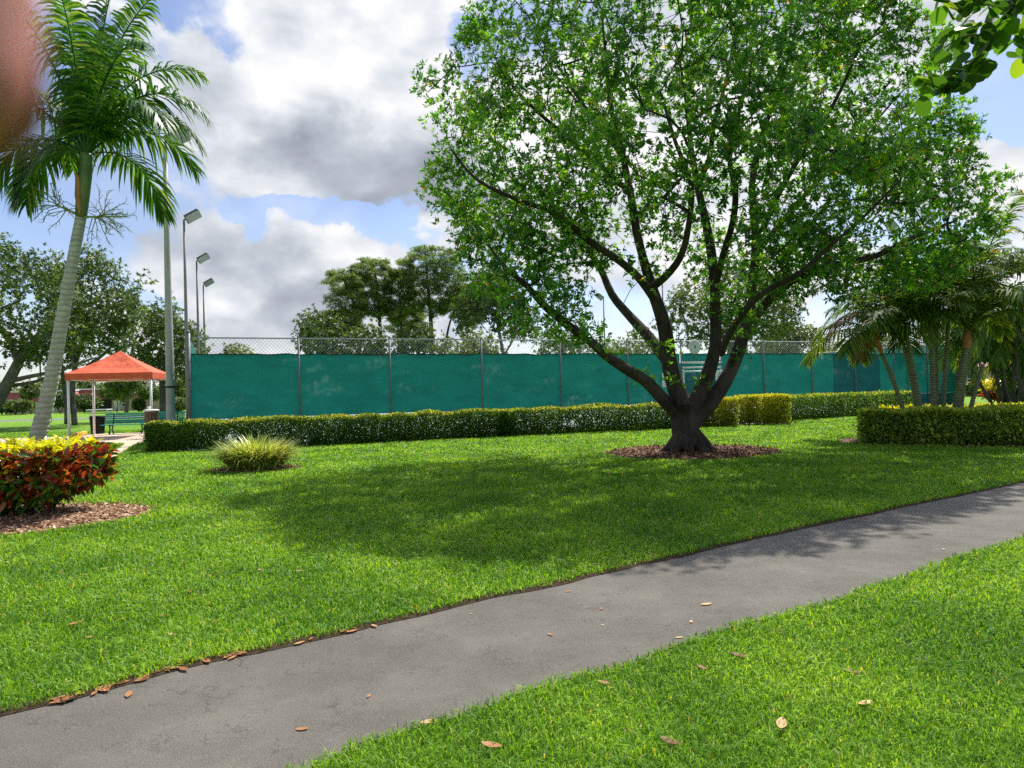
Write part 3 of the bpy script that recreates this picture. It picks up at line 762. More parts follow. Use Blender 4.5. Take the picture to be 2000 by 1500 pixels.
# variegated strap-leaf clump
e = empty('grass_clump', (-5.6, 14.4, 0), 'spiky variegated cream and green plant clump in its own mulch patch', 'plant')
g3 = np.random.default_rng(4); n = 2600
V = []; Q = []; T = []; At = []
for i in range(n):
    a = g3.uniform(0, 2 * math.pi); rad = .45 * math.sqrt(g3.uniform(0, 1)); L = g3.uniform(.5, .95)
    p0 = np.array([-5.6 + math.cos(a) * rad * 1.15, 14.45 + math.sin(a) * rad, 0.03]); a2 = a + g3.normal() * .5; el = 1.45 - rad * .95 + g3.normal() * .18
    hd = np.array([math.cos(a2), math.sin(a2), 0]); sd = np.array([-math.sin(a2), math.cos(a2), 0]); w_ = .011 * g3.uniform(.7, 1.3)
    pts = []; c = p0.copy(); ang = el
    for k in range(5):
        pts.append(c.copy()); c = c + (hd * math.cos(ang) + np.array([0, 0, 1]) * math.sin(ang)) * L / 4; ang -= g3.uniform(.12, .5)
    b0 = len(V)
    for k in range(4): ww = w_ * (1, 1.1, .9, .6)[k]; V.append(pts[k] - sd * ww); V.append(pts[k] + sd * ww)
    V.append(pts[4])
    for k in range(3): Q.append((b0 + 2 * k, b0 + 2 * k + 1, b0 + 2 * k + 3, b0 + 2 * k + 2))
    T.append((b0 + 6, b0 + 7, b0 + 8)); r_ = float(np.clip(g3.normal(.62, .25), 0, 1)); At += [r_] * 9
link('foliage', npmesh('foliage', V, Q, T, At), M['variegated'], e)
mb = MB()
for i in range(14):
    a = g3.uniform(0, 6.28); p0 = Vector((-5.6 + .2 * math.cos(a), 14.45 + .2 * math.sin(a), 0)); mb.tube([p0, p0 + Vector((0, 0, .12))], .025, 6)
mb.build('stem', M['stalk'], e, True)['kind'] = 'stuff'
# ------------------------------------------------------------------ court fence
POST = [370, 585, 763, 942, 1096, 1227, 1332, 1410, 1493, 1587, 1672, 1747, 1812, 1870]
SP = [fs(x) for x in POST]; HT = 3.62
fe = empty('court_fence', FC, 'long chain-link fence with teal windscreen facing the lawn', 'fence')
def sc_top(s): return 3.06 - .0015 * s
def sc_bot(s): return .90 - .004 * s
for i, s in enumerate(SP):
    mb = MB(); r = .062 if i in (0, len(SP) - 1) else .036
    hh = HT + (.14 if i == 0 else 0)
    mb.tube([FP(s, 0), FP(s, hh)], r, 12); mb.tube([FP(s, hh), FP(s, hh + .05), FP(s, hh + .08)], [r * 1.15, r * .9, r * .2], 12)
    if i == 0:
        for z in (.5, .95, 1.6, 2.2, 2.8): mb.tube([FP(s, z), FP(s, z + .035)], r * 1.18, 12)
    mb.build('post', M['galvd'], fe, True)
mb = MB(); mb.tube([FP(SP[0], HT - .03), FP(SP[-1], HT - .03)], .024, 8); mb.build('top_rail', M['galv'], fe, True)
mb = MB(); mb.tube([FP(SP[0], .08), FP(SP[-1], .08)], .012, 6); mb.build('bottom_rail', M['galv'], fe, True)
def links(s0, s1, z0, z1, o, u, sp=.105, r=.0030, off=.03, fv=None):
    """woven wire as crossing diagonal rods"""
    mb = MB(); H = z1 - z0; W_ = s1 - s0
    k = -H
    while k < W_:
        for sg in (1, -1):
            a0 = k; a1 = k + H; zz0, zz1 = (z0, z1) if sg > 0 else (z1, z0)
            t0 = max(0, -a0 / H); t1 = min(1, (W_ - a0) / H)
            if t1 > t0:
                p = o + u * (s0 + a0 + H * t0) + Vector((0, 0, zz0 + (zz1 - zz0) * t0)) + fv * off
                q = o + u * (s0 + a0 + H * t1) + Vector((0, 0, zz0 + (zz1 - zz0) * t1)) + fv * (off + .004 * sg)
                mb.tube([p, q], r, 3, caps=False)
        k += sp
    return mb
for a, c in ((0, 6), (6, 8), (8, 13)):
    links(SP[a], SP[c], 2.99, HT - .05, FC, FU, .13, .0042, .10, FV).build('wire_mesh', M['galv'], fe)
    links(SP[a], SP[c], .08, .93, FC, FU, .13, .0042, .10, FV).build('wire_mesh', M['galv'], fe)
def screen(s0, s1, z0f, z1f, mat, name='windscreen', off=.06, o=FC, u=FU, v=FV, hem=True, label=None):
    mb = MB(); n = max(4, int((s1 - s0) / .16)); mz = 10; vs = []; fsx = []
    for i in range(n + 1):
        s = s0 + (s1 - s0) * i / n
        sag = .03 * abs(math.sin(s * math.pi / 1.02)) + .05 * noise.noise(Vector((s * .9, 0, 1)))
        for j in range(mz + 1):
            t = j / mz; z = z0f(s) + (z1f(s) - sag - z0f(s)) * t
            d = off + .018 * noise.noise(Vector((s * 1.1, z * .8, 2))) + .010 * noise.noise(Vector((s * 4, z * 1.2 + s, 7)))
            vs.append(o + u * s + v * d + Vector((0, 0, z)))
    for i in range(n):
        for j in range(mz): k = i * (mz + 1) + j; fsx.append((k, k + mz + 1, k + mz + 2, k + 1))
    mb.add(vs, fsx); w_ = mb.build(name, mat, fe_cur, True)
    if label: w_['label'] = label
    if hem:
        h = MB(); top = [vs[i * (mz + 1) + mz] - v * .012 for i in range(n + 1)]; h.tube(top, .022, 4); h.build('hem', M['hem'], w_)
        h = MB(); bt = [vs[i * (mz + 1)] - v * .012 for i in range(n + 1)]; h.tube(bt, .012, 4); h.build('hem', M['hem'], w_)
    return w_
fe_cur = fe
sd0, sd1 = fs(1630), fs(1722)
screen(SP[0] + .05, SP[6] - .04, sc_bot, sc_top, M['screen'])
screen(SP[7] + .04, sd0, sc_bot, sc_top, M['screen'])
screen(sd0 + .01, sd1, sc_bot, lambda s: sc_top(s) - .02, M['screen2'], label='darker blue-green windscreen section behind the palms', off=.06)
screen(sd1 + .01, SP[-1], lambda s: .84, sc_top, M['screen'])
screen(fs(1795), SP[-1], lambda s: .06, lambda s: .80, M['screen2'], label='low piece of green netting near the right end', hem=False)
# gate
ga, gb = SP[6], SP[7]
gt = MB()
for s in (ga + .07, gb - .07): gt.tube([FP(s, .1, -.05), FP(s, 2.32, -.05)], .035, 8)
gt.tube([FP(ga + .05, 2.62, -.05), FP(gb - .05, 2.62, -.05)], .045, 8); gt.tube([FP(ga + .05, 2.40, -.05), FP(gb - .05, 2.40, -.05)], .035, 8); gt.tube([FP(ga + .05, 2.22, -.05), FP(gb - .05, 2.22, -.05)], .03, 8)
gt.tube([FP(ga + .07, .15, -.05), FP(gb - .07, .15, -.05)], .03, 8)
gate = empty('gate', FP((ga + gb) / 2, 0), 'white framed gate in the teal fence seen between the trunk limbs', 'gate')
gt.build('gate_frame', M['white'], gate, True)
fe_cur = gate
screen(ga + .08, gb - .08, lambda s: .2, lambda s: 2.12, M['screen2'], 'windscreen', 0.0, hem=False)
fe_cur = fe
screen(ga + .04, gb - .04, lambda s: 2.68, sc_top, M['screen'])
def board(name, s, z, w_, h_, label, cat, lines):
    e = empty(name, FP(s, z, -.09), label, cat)
    mb = MB(); rot = Matrix.Rotation(math.atan2(FU.y, FU.x), 3, 'Z'); mb.box(FP(s, z, -.09), (w_, .02, h_), rot, bev=.006); mb.build('board', M['sign'], e)
    mb = MB()
    for k in range(lines):
        zz = z + h_ * (.36 - .72 * k / max(1, lines - 1)); mb.box(FP(s, zz, -.1025), (w_ * (.5 + .25 * ((k * 7) % 3) / 2), .003, h_ * .035), rot)
    mb.build('small_print', M['galvd'], e)
    return e
board('sign', fs(1299), 1.85, .42, .62, 'small white notice mostly hidden left of the big tree trunk', 'sign', 5)
board('sign', fs(1406), 1.78, .62, .95, 'white rules sign on the teal fence right of the trunk', 'sign', 9)
dz_ = MB(); c = FP(fs(1356), 3.32, -.12)
dm = Matrix.Rotation(R(66 - 90) * -1, 3, 'Z')
e = empty('disc', c, 'round pale disc with a dark centre mounted high on the fence by the gate', 'disc')
ring = []
for (rr, dd) in ((.05, -.02), (.06, -.03), (.28, -.015), (.33, .0), (.33, .03), (.0, .04)):
    ring.append((rr, dd))
vs = []; fsx = []
for rr, dd in ring:
    for k in range(28):
        a = 2 * math.pi * k / 28; vs.append(c + FU * math.cos(a) * rr + Vector((0, 0, math.sin(a) * rr * 1.0)) + FV * dd)
for i in range(len(ring) - 1):
    for k in range(28): k2 = (k + 1) % 28; fsx.append((i * 28 + k, i * 28 + k2, (i + 1) * 28 + k2, (i + 1) * 28 + k))
dz_.add(vs, fsx); dz_.build('dish', simple('pale_plastic', (.55, .57, .56), .5), e, True)
mb = MB(); mb.tube([c + FV * .01, c + FV * -.035], .03, 10); mb.build('hub', M['fixture'], e); mb = MB(); mb.tube([c + Vector((0, 0, -.3)), c + Vector((0, 0, -.5)) + FV * .05], .02, 6); mb.build('bracket', M['fixture'], e)

# side fences running back along the court
for (s0, lab) in ((0, 'side fence of the court, fully screened, running back from the left corner post'), (SP[-1], 'right side fence of the court behind the palms')):
    e = empty('side_fence', FP(s0, 0, 1), lab, 'fence')
    for k in range(1, 13):
        mb = MB(); mb.tube([FP(s0, 0, 3.05 * k), FP(s0, HT, 3.05 * k)], .036, 8); mb.build('post', M['galvd'], e, True)
    mb = MB(); mb.tube([FP(s0, HT - .03, .06), FP(s0, HT - .03, 36.6)], .024, 6); mb.build('top_rail', M['galv'], e, True)
    fe_cur = e
    screen(.07, 36.5, lambda s: .5, (lambda s: HT - .06), M['screen'], o=FC + FU * s0, u=FV, v=FU * (1 if s0 == 0 else -1), off=.05, hem=False)
e = empty('back_fence', FP(20, 0, 36.6), 'far fence along the back of the court', 'fence')
for k in range(0, 14):
    mb = MB(); mb.tube([FP(3.02 * k, 0, 36.6), FP(3.02 * k, HT, 36.6)], .036, 6); mb.build('post', M['galvd'], e, True)
mb = MB(); mb.tube([FP(0, HT - .03, 36.6), FP(SP[-1], HT - .03, 36.6)], .024, 6); mb.build('top_rail', M['galv'], e, True)
fe_cur = e
screen(.1, SP[-1], lambda s: .4, lambda s: 2.9, M['screen'], o=FP(0, 0, 36.6), hem=True)

# ------------------------------------------------------------------ light poles
def light_pole(px, d, top, label, thick=1.0, face=1):
    b0 = P(px, 777, d); b0.z = 0
    e = empty('light_pole', b0, label, 'light pole', 'light poles round the court')
    r0 = .145 * thick; r1 = .065 * thick
    mb = MB(); pts = [b0 + Vector((0, 0, z)) for z in (0, 1.0, 2.5, 5, 7.5, top)]
    mb.tube(pts, [r0 + (r1 - r0) * p.z / top for p in pts], 14)
    mb.build('pole', M['polegrey'] if thick > .95 else M['poledark'], e, True)
    if thick > .95:
        mb = MB()
        for z in (2.0,): mb.tube([b0 + Vector((0, 0, z)), b0 + Vector((0, 0, z + .06))], r0 * 1.0 + .004, 14)
        mb.build('strap', M['black'], e, True)
    t = b0 + Vector((0, 0, top)); ax = (FU * face).normalized()
    mb = MB(); mb.tube([t - Vector((0, 0, .1)), t + Vector((0, 0, .12)), t + ax * .15 + Vector((0, 0, .22))], [r1 * 1.15, .05, .04], 8); mb.build('arm', M['fixture'], e, True)
    tilt = R(34); rz = Matrix.Rotation(math.atan2(ax.y, ax.x), 3, 'Z') @ Matrix.Rotation(-tilt, 3, 'Y') @ Matrix.Rotation(R(-38 * face), 3, 'X')
    c = t + ax * .42 + Vector((0, 0, .36))
    mb = MB(); mb.box(c, (.80, .56, .15), rz, bev=.03); mb.box(c + rz @ Vector((0, 0, .10)), (.5, .36, .07), rz, bev=.02); hd = mb.build('lamp_head', M['fixture'], e)
    mb = MB(); mb.box(c + rz @ Vector((0, 0, -.08)), (.72, .49, .012), rz)
    for k in range(5): mb.box(c + rz @ Vector((-.3 + .15 * k, 0, -.09)), (.012, .49, .012), rz)
    mb.build('lens', M['lens'], hd)
    return e
ll = ['nearest tall grey light pole with a black strap, left of the fence corner', 'second light pole in the left row, rising just at the fence corner', 'third light pole in the left row behind the fence', 'farthest and shortest looking light pole of the left row']
for i, d in enumerate((24.0, 34.5, 45.0, 54.6)):
    light_pole((333, 367, 390, 402)[i], d, 10.75, ll[i], 1.12 if i == 0 else .8)
rl = ['light pole of the right row hidden among the palms', 'pale light pole behind the fence right of the big tree', 'light pole behind the left limbs fork of the big tree', 'thin far light pole standing in the sky gap left of the big trunk']
for i, (px, d) in enumerate(((1760, 41), (1461, 51), (1300, 61), (1184, 70))):
    light_pole(px, d, 10.75 if i != 1 else 9.6, rl[i], .97 if i == 1 else .85, -1)

# ------------------------------------------------------------------ canopy
cv0 = Vector((-18.4, 27.6, 0)); cu = Vector((3.1, .6, 0)); cw = Vector((-.78, 2.9, 0))
e = empty('canopy', cv0 + cu * .5 + cw * .5, 'small orange peaked canopy on four white posts over a concrete slab', 'canopy')
K = [cv0, cv0 + cu, cv0 + cu + cw, cv0 + cw]
for k in K:
    mb = MB(); mb.tube([k, k + Vector((0, 0, 2.55))], .052, 12); mb.tube([k + Vector((0, 0, .02)), k + Vector((0, 0, .05))], .1, 12); mb.build('post', M['white'], e, True)
ctr = sum(K, Vector()) / 4
def ex(k, m, z): return ctr + (k - ctr) * m + Vector((0, 0, z))
mb = MB(); n = 8
ap = ctr + Vector((0, 0, 3.78))
for i in range(4):
    a, b_ = ex(K[i], 1.06, 2.76), ex(K[(i + 1) % 4], 1.06, 2.76)
    rows = []
    for j in range(n + 1):
        t = j / n; row = []
        for q in range(n + 1):
            s = q / n; p = a.lerp(b_, s).lerp(ap, t); p = p - Vector((0, 0, .10 * math.sin(math.pi * t) * (.5 + .5 * math.sin(math.pi * s)))); row.append(p)
        rows.append(row)
    for j in range(n):
        for q in range(n):
            if j == n - 1: mb.add([rows[j][q], rows[j][q + 1], ap], [(0, 1, 2)])
            else: mb.quad(rows[j][q], rows[j][q + 1], rows[j + 1][q + 1], rows[j + 1][q])
mb.build('roof', M['canvas'], e)
mb = MB()
for i in range(4):
    a, b_ = ex(K[i], 1.06, 0), ex(K[(i + 1) % 4], 1.06, 0)
    for q in range(12):
        s0, s1 = q / 12, (q + 1) / 12; w0 = .012 * math.sin(q * 2.1); w1 = .012 * math.sin((q + 1) * 2.1)
        p, r_ = a.lerp(b_, s0), a.lerp(b_, s1)
        mb.quad(p + Vector((0, 0, 2.76)), r_ + Vector((0, 0, 2.76)), r_ + Vector((0, 0, 2.49 + w1)), p + Vector((0, 0, 2.49 + w0)))
mb.build('valance', M['canvas'], e)
mb = MB()
for i in range(4): mb.tube([ex(K[i], .99, 2.5), ex(K[(i + 1) % 4], .99, 2.5)], .03, 6)
for i in range(4): mb.tube([ex(K[i], .99, 2.5), ap - Vector((0, 0, .12))], .025, 6)
mb.build('roof_frame', M['white'], e, True)

# ------------------------------------------------------------------ benches, bins
def bench(c, ang, L, label):
    e = empty('park_bench', c, label, 'bench', 'green benches by the canopy')
    m = Matrix.Rotation(ang, 3, 'Z'); T_ = lambda x, y, z: c + m @ Vector((x, y, z))
    mb = MB()
    for k in range(5): mb.box(T_(0, -.20 + k * .1, .44), (L, .085, .035), m, bev=.008)
    mb.build('seat', M['benchgreen'], e)
    mb = MB(); mt = m @ Matrix.Rotation(R(12), 3, 'X')
    for k in range(5): mb.box(T_(0, .27 + .025 * k, .53 + k * .098), (L, .03, .078 if k < 4 else .095), mt, bev=.008)
    mb.build('backrest', M['benchgreen'], e)
    for x in (-L * .32, L * .32):
        mb = MB()
        mb.tube([T_(x, -.2, .42), T_(x, -.14, .22), T_(x, -.24, 0)], [.03, .026, .035], 6); mb.tube([T_(x, .2, .42), T_(x, .12, .2), T_(x, .26, 0)], [.03, .026, .035], 6)
        mb.box(T_(x, 0, .405), (.05, .5, .04), m); mb.tube([T_(x, -.14, .22), T_(x, .12, .2)], .02, 6)
        mb.tube([T_(x, .22, .42), T_(x, .30, .7), T_(x, .37, .98)], .025, 6); mb.build('leg', M['benchdark'], e, True)
bc = P(249, 848, 31.2); bc.z = .02
bench(bc, math.atan2(.62, 3.35), 2.15, 'teal green slatted bench behind the canopy slab, seen whole')
bc2 = P(318, 840, 33.2); bc2.z = .0
bench(bc2, math.atan2(.62, 3.35), 1.9, 'teal green bench mostly hidden behind the bin and hedge')
c = P(191, 848, 32.0); c.z = 0
e = empty('trash_bin', c, 'black round trash bin beside the green bench', 'bin')
mb = MB(); pts = [c + Vector((0, 0, z)) for z in (0, .03, .75, .8, .82)]; mb.tube(pts, [.26, .28, .33, .35, .33], 20); mb.build('body', M['black'], e, True)
mb = MB(); mb.tube([c + Vector((0, 0, z)) for z in (.82, .86, .89)], [.345, .34, .28], 20); mb.build('lid', M['black'], e, True)
c = P(297, 850, 27.2); c.z = 0
e = empty('litter_bin', c, 'brown slatted litter bin with a white lid at the hedge end', 'bin')
mb = MB()
for k in range(14):
    a = 2 * math.pi * k / 14; mb.box(c + Vector((math.cos(a) * .24, math.sin(a) * .24, .58)), (.03, .095, 1.08), Matrix.Rotation(a, 3, 'Z'), bev=.006)
mb.tube([c + Vector((0, 0, .03)), c + Vector((0, 0, 1.05))], .2, 14); mb.build('body', M['brown'], e)
mb = MB(); mb.tube([c + Vector((0, 0, z)) for z in (1.12, 1.17, 1.2)], [.29, .29, .2], 18); mb.tube([c + Vector((-.1, 0, 1.2)), c + Vector((-.1, 0, 1.32))], .07, 8); mb.build('lid', M['white'], e, True)
a, b_ = P(137, 850, 28.4), P(167, 850, 31.0)
mb = MB(); a.z = b_.z = .12; m = Matrix.Rotation(math.atan2(b_.y - a.y, b_.x - a.x), 3, 'Z')
e = empty('kerb_block', (a + b_) / 2, 'low yellow timber block along the left edge of the slab', 'kerb block')
mb.box((a + b_) / 2, ((b_ - a).length, .16, .2), m, bev=.02); mb.build('beam', M['yellow'], e)
mb = MB()
for t in (.15, .85): mb.box(a.lerp(b_, t) - Vector((0, 0, .09)), (.2, .22, .08), m); 
mb.build('foot', M['brown'], e)
c = P(194, 800, 60); c.z = 0
e = empty('picnic_table', c, 'white table far behind the canopy in front of the house', 'table')
mb = MB(); mb.box(c + Vector((0, 0, .8)), (1.9, .8, .10)); mb.build('tabletop', M['white'], e)
for x in (-.7, .7):
    mb = MB(); mb.tube([c + Vector((x, -.35, 0)), c + Vector((x, 0, .75))], .04, 6); mb.tube([c + Vector((x, .35, 0)), c + Vector((x, 0, .75))], .04, 6); mb.build('leg', M['white'], e)
c = P(100, 815, 52); c.z = 0
e = empty('small_sign', c, 'small grey sign on a thin post just right of the near palm trunk', 'sign')
mb = MB(); mb.box(c + Vector((0, 0, .95)), (.5, .03, .4), bev=.005); mb.build('board', M['galv'], e)
mb = MB(); mb.tube([c, c + Vector((0, .03, 1.1))], .025, 6); mb.build('post', M['galvd'], e)

# ------------------------------------------------------------------ houses
def house(name, label, o, ang, secs, wallm):
    """secs: (x0, x1, y0, depth, wall_h, roof_h, setback, openings)"""
    m = Matrix.Rotation(ang, 3, 'Z'); T_ = lambda x, y, z: o + m @ Vector((x, y, z))
    e = empty(name, o, label, 'house')
    for (x0, x1, y0, dp, wh, rh, roofm, ops) in secs:
        mb = MB(); mb.box(T_((x0 + x1) / 2, y0 + dp / 2, wh / 2), (x1 - x0, dp, wh), m); mb.build('wall', wallm, e)
        mb = MB(); ov = .55; ins = .5
        lo = [T_(x0 - ov, y0 - ov, wh - .12), T_(x1 + ov, y0 - ov, wh - .12), T_(x1 + ov, y0 + dp + ov, wh - .12), T_(x0 - ov, y0 + dp + ov, wh - .12)]
        hi = [T_(x0 + ins, y0 + ins, wh + rh), T_(x1 - ins, y0 + ins, wh + rh), T_(x1 - ins, y0 + dp - ins, wh + rh), T_(x0 + ins, y0 + dp - ins, wh + rh)]
        if roofm != 'mansard':
            hi = [T_(x0 + dp * .45, y0 + dp * .45, wh + rh), T_(x1 - dp * .45, y0 + dp * .45, wh + rh), T_(x1 - dp * .45, y0 + dp * .55, wh + rh), T_(x0 + dp * .45, y0 + dp * .55, wh + rh)]
        mb.add(lo + hi, [(0, 1, 5, 4), (1, 2, 6, 5), (2, 3, 7, 6), (3, 0, 4, 7), (4, 5, 6, 7), (3, 2, 1, 0)])
        rf = mb.build('roof', M['roofred'] if roofm == 'mansard' or roofm == 'red' else M['roofgrey'], e)
        if roofm == 'mansard':
            mb = MB(); mb.box(T_((x0 + x1) / 2, y0 + dp / 2, wh + rh + .09), (x1 - x0 - .7, dp - .7, .2), m); mb.build('parapet', M['roofwhite'], rf)
        for (kind, x, z, w_, h_) in ops:
            if kind == 'w':
                mb = MB(); mb.box(T_(x, y0 - .03, z), (w_ + .16, .09, h_ + .16), m); f_ = mb.build('window', M['roofwhite'], e)
                mb = MB(); mb.box(T_(x, y0 - .065, z + h_ * .26), (w_, .06, h_ * .44), m); mb.box(T_(x, y0 - .065, z - h_ * .26), (w_, .06, h_ * .44), m); mb.build('pane', M['glass'], f_)
            elif kind == 'd':
                mb = MB(); mb.box(T_(x, y0 - .02, z), (w_, .08, h_), m); mb.build('door', M['roofwhite'], e)
            else:
                mb = MB(); mb.box(T_(x, y0 - .01, z), (w_, .06, h_), m); mb.build('porch', M['dark'], e)
    return e
o = P(10, 790, 97); o.z = 0
house('house', 'long single storey cream house with a dark red mansard roof far left behind the palm', o, R(2), [
    (0, 9.5, 0, 9, 1.95, 1.2, 'mansard', [('w', 2.5, 1.1, 1.4, 1.0), ('w', 6.5, 1.1, 1.4, 1.0)]),
    (7.0, 27, 2.2, 10, 1.95, 1.35, 'mansard', [('p', 12.2, 1.0, 3.6, 1.85), ('w', 9.9, 1.1, 1.0, 1.0), ('d', 14.8, .98, .9, 1.9), ('w', 16.0, 1.2, .9, 1.1), ('w', 21.6, 1.2, 1.2, 1.2), ('w', 25.5, 1.2, 1.2, 1.1)]),
    (28.2, 41, .5, 10, 1.95, 1.25, 'mansard', [('w', 31, 1.1, 1.4, 1.1), ('w', 35, 1.1, 1.4, 1.1)])], M['wallcream'])
o = P(1868, 760, 58.5); o.z = 0
house('house', 'pale pink house with a brick red roof edge at the right behind the palms', o, R(-8), [
    (0, 14, 0, 9, 2.65, 1.7, 'red', [('w', 1.3, 1.5, .8, 1.35), ('w', 9, 1.5, 1.2, 1.3)])], M['wallpink'])
o = P(1640, 760, 66); o.z = 0
house('house', 'building with a light grey hip roof seen above the right end of the fence', o, R(-4), [(0, 14.0, 0, 9, 2.9, 1.7, 'grey', [('w', 4, 1.5, 1.2, 1.2)])], M['wallpink'])

# ------------------------------------------------------------------ THE BIG TREE
gT = np.random.default_rng(21); D0 = 15.65
def pl(px, dd=0): return [P(x, y, D0 + (d if isinstance(d, (int, float)) else 0)) for x, y, d in px]
tb = G(1345, 886)
def rr_(a, b, n): return [a + (b - a) * i / (n - 1) for i in range(n)]
lines = []
def L_(px, r0, r1, att=None, sub=3):
    pts = pl(px); rad = r0 if isinstance(r0, list) else rr_(r0, r1, len(pts))
    p, r = smooth_line(pts, rad, sub); lines.append((p, r, att)); return len(lines) - 1
t0 = L_([(1348, 898, 0), (1345, 878, 0), (1340, 850, 0), (1337, 822, 0), (1338, 795, .0)], [.42, .34, .30, .29, .28], None)
e0 = len(lines[0][0]) - 1
A_ = L_([(1330, 815, 0), (1297, 782, -.2), (1262, 745, -.5), (1225, 722, -.8), (1185, 695, -1.1), (1150, 664, -1.4), (1105, 632, -1.8), (1062, 596, -2.1), (1030, 560, -2.4), (985, 520, -2.6), (955, 480, -2.8)], [.18, .15, .13, .12, .11, .098, .088, .075, .06, .045, .025], (t0, e0 - 1))
B_ = L_([(1335, 800, 0), (1318, 750, 0), (1306, 700, .1), (1300, 650, .2), (1290, 610, .2), (1272, 560, .2), (1255, 500, 0), (1243, 450, -.2), (1232, 380, -.3), (1215, 300, -.4), (1195, 220, -.4), (1185, 130, -.3), (1175, 20, 0)], [.235, .195, .18, .17, .155, .135, .10, .10, .085, .07, .055, .04, .025], (t0, e0))
B2 = L_([(1300, 700, .1), (1262, 652, .7), (1225, 612, 1.2), (1195, 575, 1.6), (1170, 520, 2.0), (1130, 460, 2.4), (1080, 400, 2.8), (1020, 330, 3.2)], [.15, .13, .11, .10, .085, .065, .05, .03], (B_, 7))
B3 = L_([(1282, 590, .2), (1250, 545, -.5), (1210, 510, -1.2), (1150, 470, -2.0), (1090, 420, -2.8), (1010, 390, -3.3), (930, 350, -3.8), (880, 290, -4)], [.11, .095, .08, .068, .055, .042, .03, .02], (B_, 13))
B4 = L_([(1268, 565, .2), (1300, 540, -.6), (1330, 500, -1.2), (1345, 440, -1.7), (1350, 360, -2.2), (1320, 280, -2.6), (1290, 180, -3)], [.10, .085, .075, .065, .055, .04, .025], (B_, 15))
C_ = L_([(1345, 808, 0), (1372, 755, -.1), (1390, 710, -.1), (1398, 660, -.1), (1397, 610, -.1), (1396, 560, 0), (1390, 500, .2), (1380, 440, .4), (1362, 360, .6), (1350, 290, .7), (1340, 200, .8), (1325, 100, 1)], [.215, .17, .15, .135, .126, .117, .115, .10, .085, .065, .045, .025], (t0, e0))
C2 = L_([(1396, 560, 0), (1412, 500, -.6), (1432, 430, -1), (1436, 370, -1.3), (1425, 310, -1.6), (1440, 230, -1.9), (1470, 120, -2)], [.09, .08, .07, .065, .055, .04, .02], (C_, 15))
C3 = L_([(1362, 360, .6), (1385, 310, .3), (1395, 240, .1), (1420, 150, 0), (1440, 40, 0)], [.075, .065, .055, .04, .025], (C_, 24))
D_ = L_([(1346, 832, 0), (1388, 785, .1), (1425, 728, .2), (1447, 670, .4), (1462, 610, .6), (1470, 550, .8), (1477, 480, 1.0), (1472, 410, 1.1), (1470, 350, 1.2), (1490, 260, 1.3), (1530, 150, 1.4), (1560, 40, 1.5)], [.20, .20, .17, .153, .135, .117, .11, .10, .085, .065, .045, .025], (t0, e0))
D2 = L_([(1452, 655, .4), (1490, 600, 0), (1530, 560, -.5), (1580, 530, -1), (1640, 515, -1.4), (1710, 500, -1.8), (1790, 460, -2.0), (1870, 430, -2.2)], [.12, .105, .095, .085, .075, .06, .045, .025], (D_, 9))
D3 = L_([(1408, 690, 0), (1425, 650, -.8), (1460, 600, -1.6), (1500, 566, -2.2), (1560, 535, -2.8), (1610, 490, -3.3), (1680, 430, -3.8), (1760, 350, -4.2)], [.095, .08, .07, .06, .05, .04, .03, .02], (D_, 7))
D4 = L_([(1472, 500, .9), (1530, 430, 1.8), (1600, 350, 2.6), (1680, 270, 3.2), (1760, 180, 3.6)], [.09, .075, .06, .04, .025], (D_, 18))
D5 = L_([(1478, 480, 1), (1510, 400, .0), (1560, 310, -.8), (1630, 200, -1.4), (1680, 90, -1.8)], [.085, .07, .055, .04, .025], (D_, 18))
E1 = L_([(1232, 380, -.3), (1180, 330, -.8), (1110, 270, -1.4), (1030, 200, -1.8), (960, 120, -2)], [.07, .06, .05, .035, .02], (B_, 24))
E2 = L_([(1215, 300, -.4), (1150, 220, .6), (1090, 130, 1.2), (1030, 30, 1.6)], [.06, .05, .035, .02], (B_, 27))
lines.append(([P(1338, 800, D0 - .1), P(1333, 786, D0 - .38), P(1332, 781, D0 - .52)], [.17, .13, .115], (t0, e0)))
# root flare
for k in range(9):
    a = k * .7 + .3; q = tb + Vector((math.cos(a) * .10, math.sin(a) * .10, .55)); f1 = tb + Vector((math.cos(a) * .46, math.sin(a) * .42, .12)); f2 = tb + Vector((math.cos(a + .15) * .8, math.sin(a + .15) * .7, -.02))
    lines.append(([q, f1, f2], [.14, .12, .03], (t0, 0)))
tp = [(985, -60), (905, 45), (890, 100), (835, 140), (812, 190), (835, 250), (815, 300), (860, 330), (822, 360), (865, 400), (905, 425), (888, 462), (905, 500), (925, 560), (985, 575), (1015, 640), (1085, 660), (1125, 640), (1165, 650), (1155, 560), (1120, 520), (1190, 520), (1250, 560), (1330, 560), (1440, 640), (1500, 620), (1560, 560), (1640, 590), (1720, 560), (1830, 560), (1900, 500), (1960, 445), (1985, 400), (1985, 345), (1920, 350), (1890, 320), (1912, 270), (1885, 215), (1905, 150), (1880, 95), (1850, 40), (1790, -20), (1700, -170), (1500, -260), (1250, -260), (1080, -170)]
g_ = gT
T1 = crown_pts(tp, D0, 5.0, 3000, g_, 240, .6, -.06, .6)
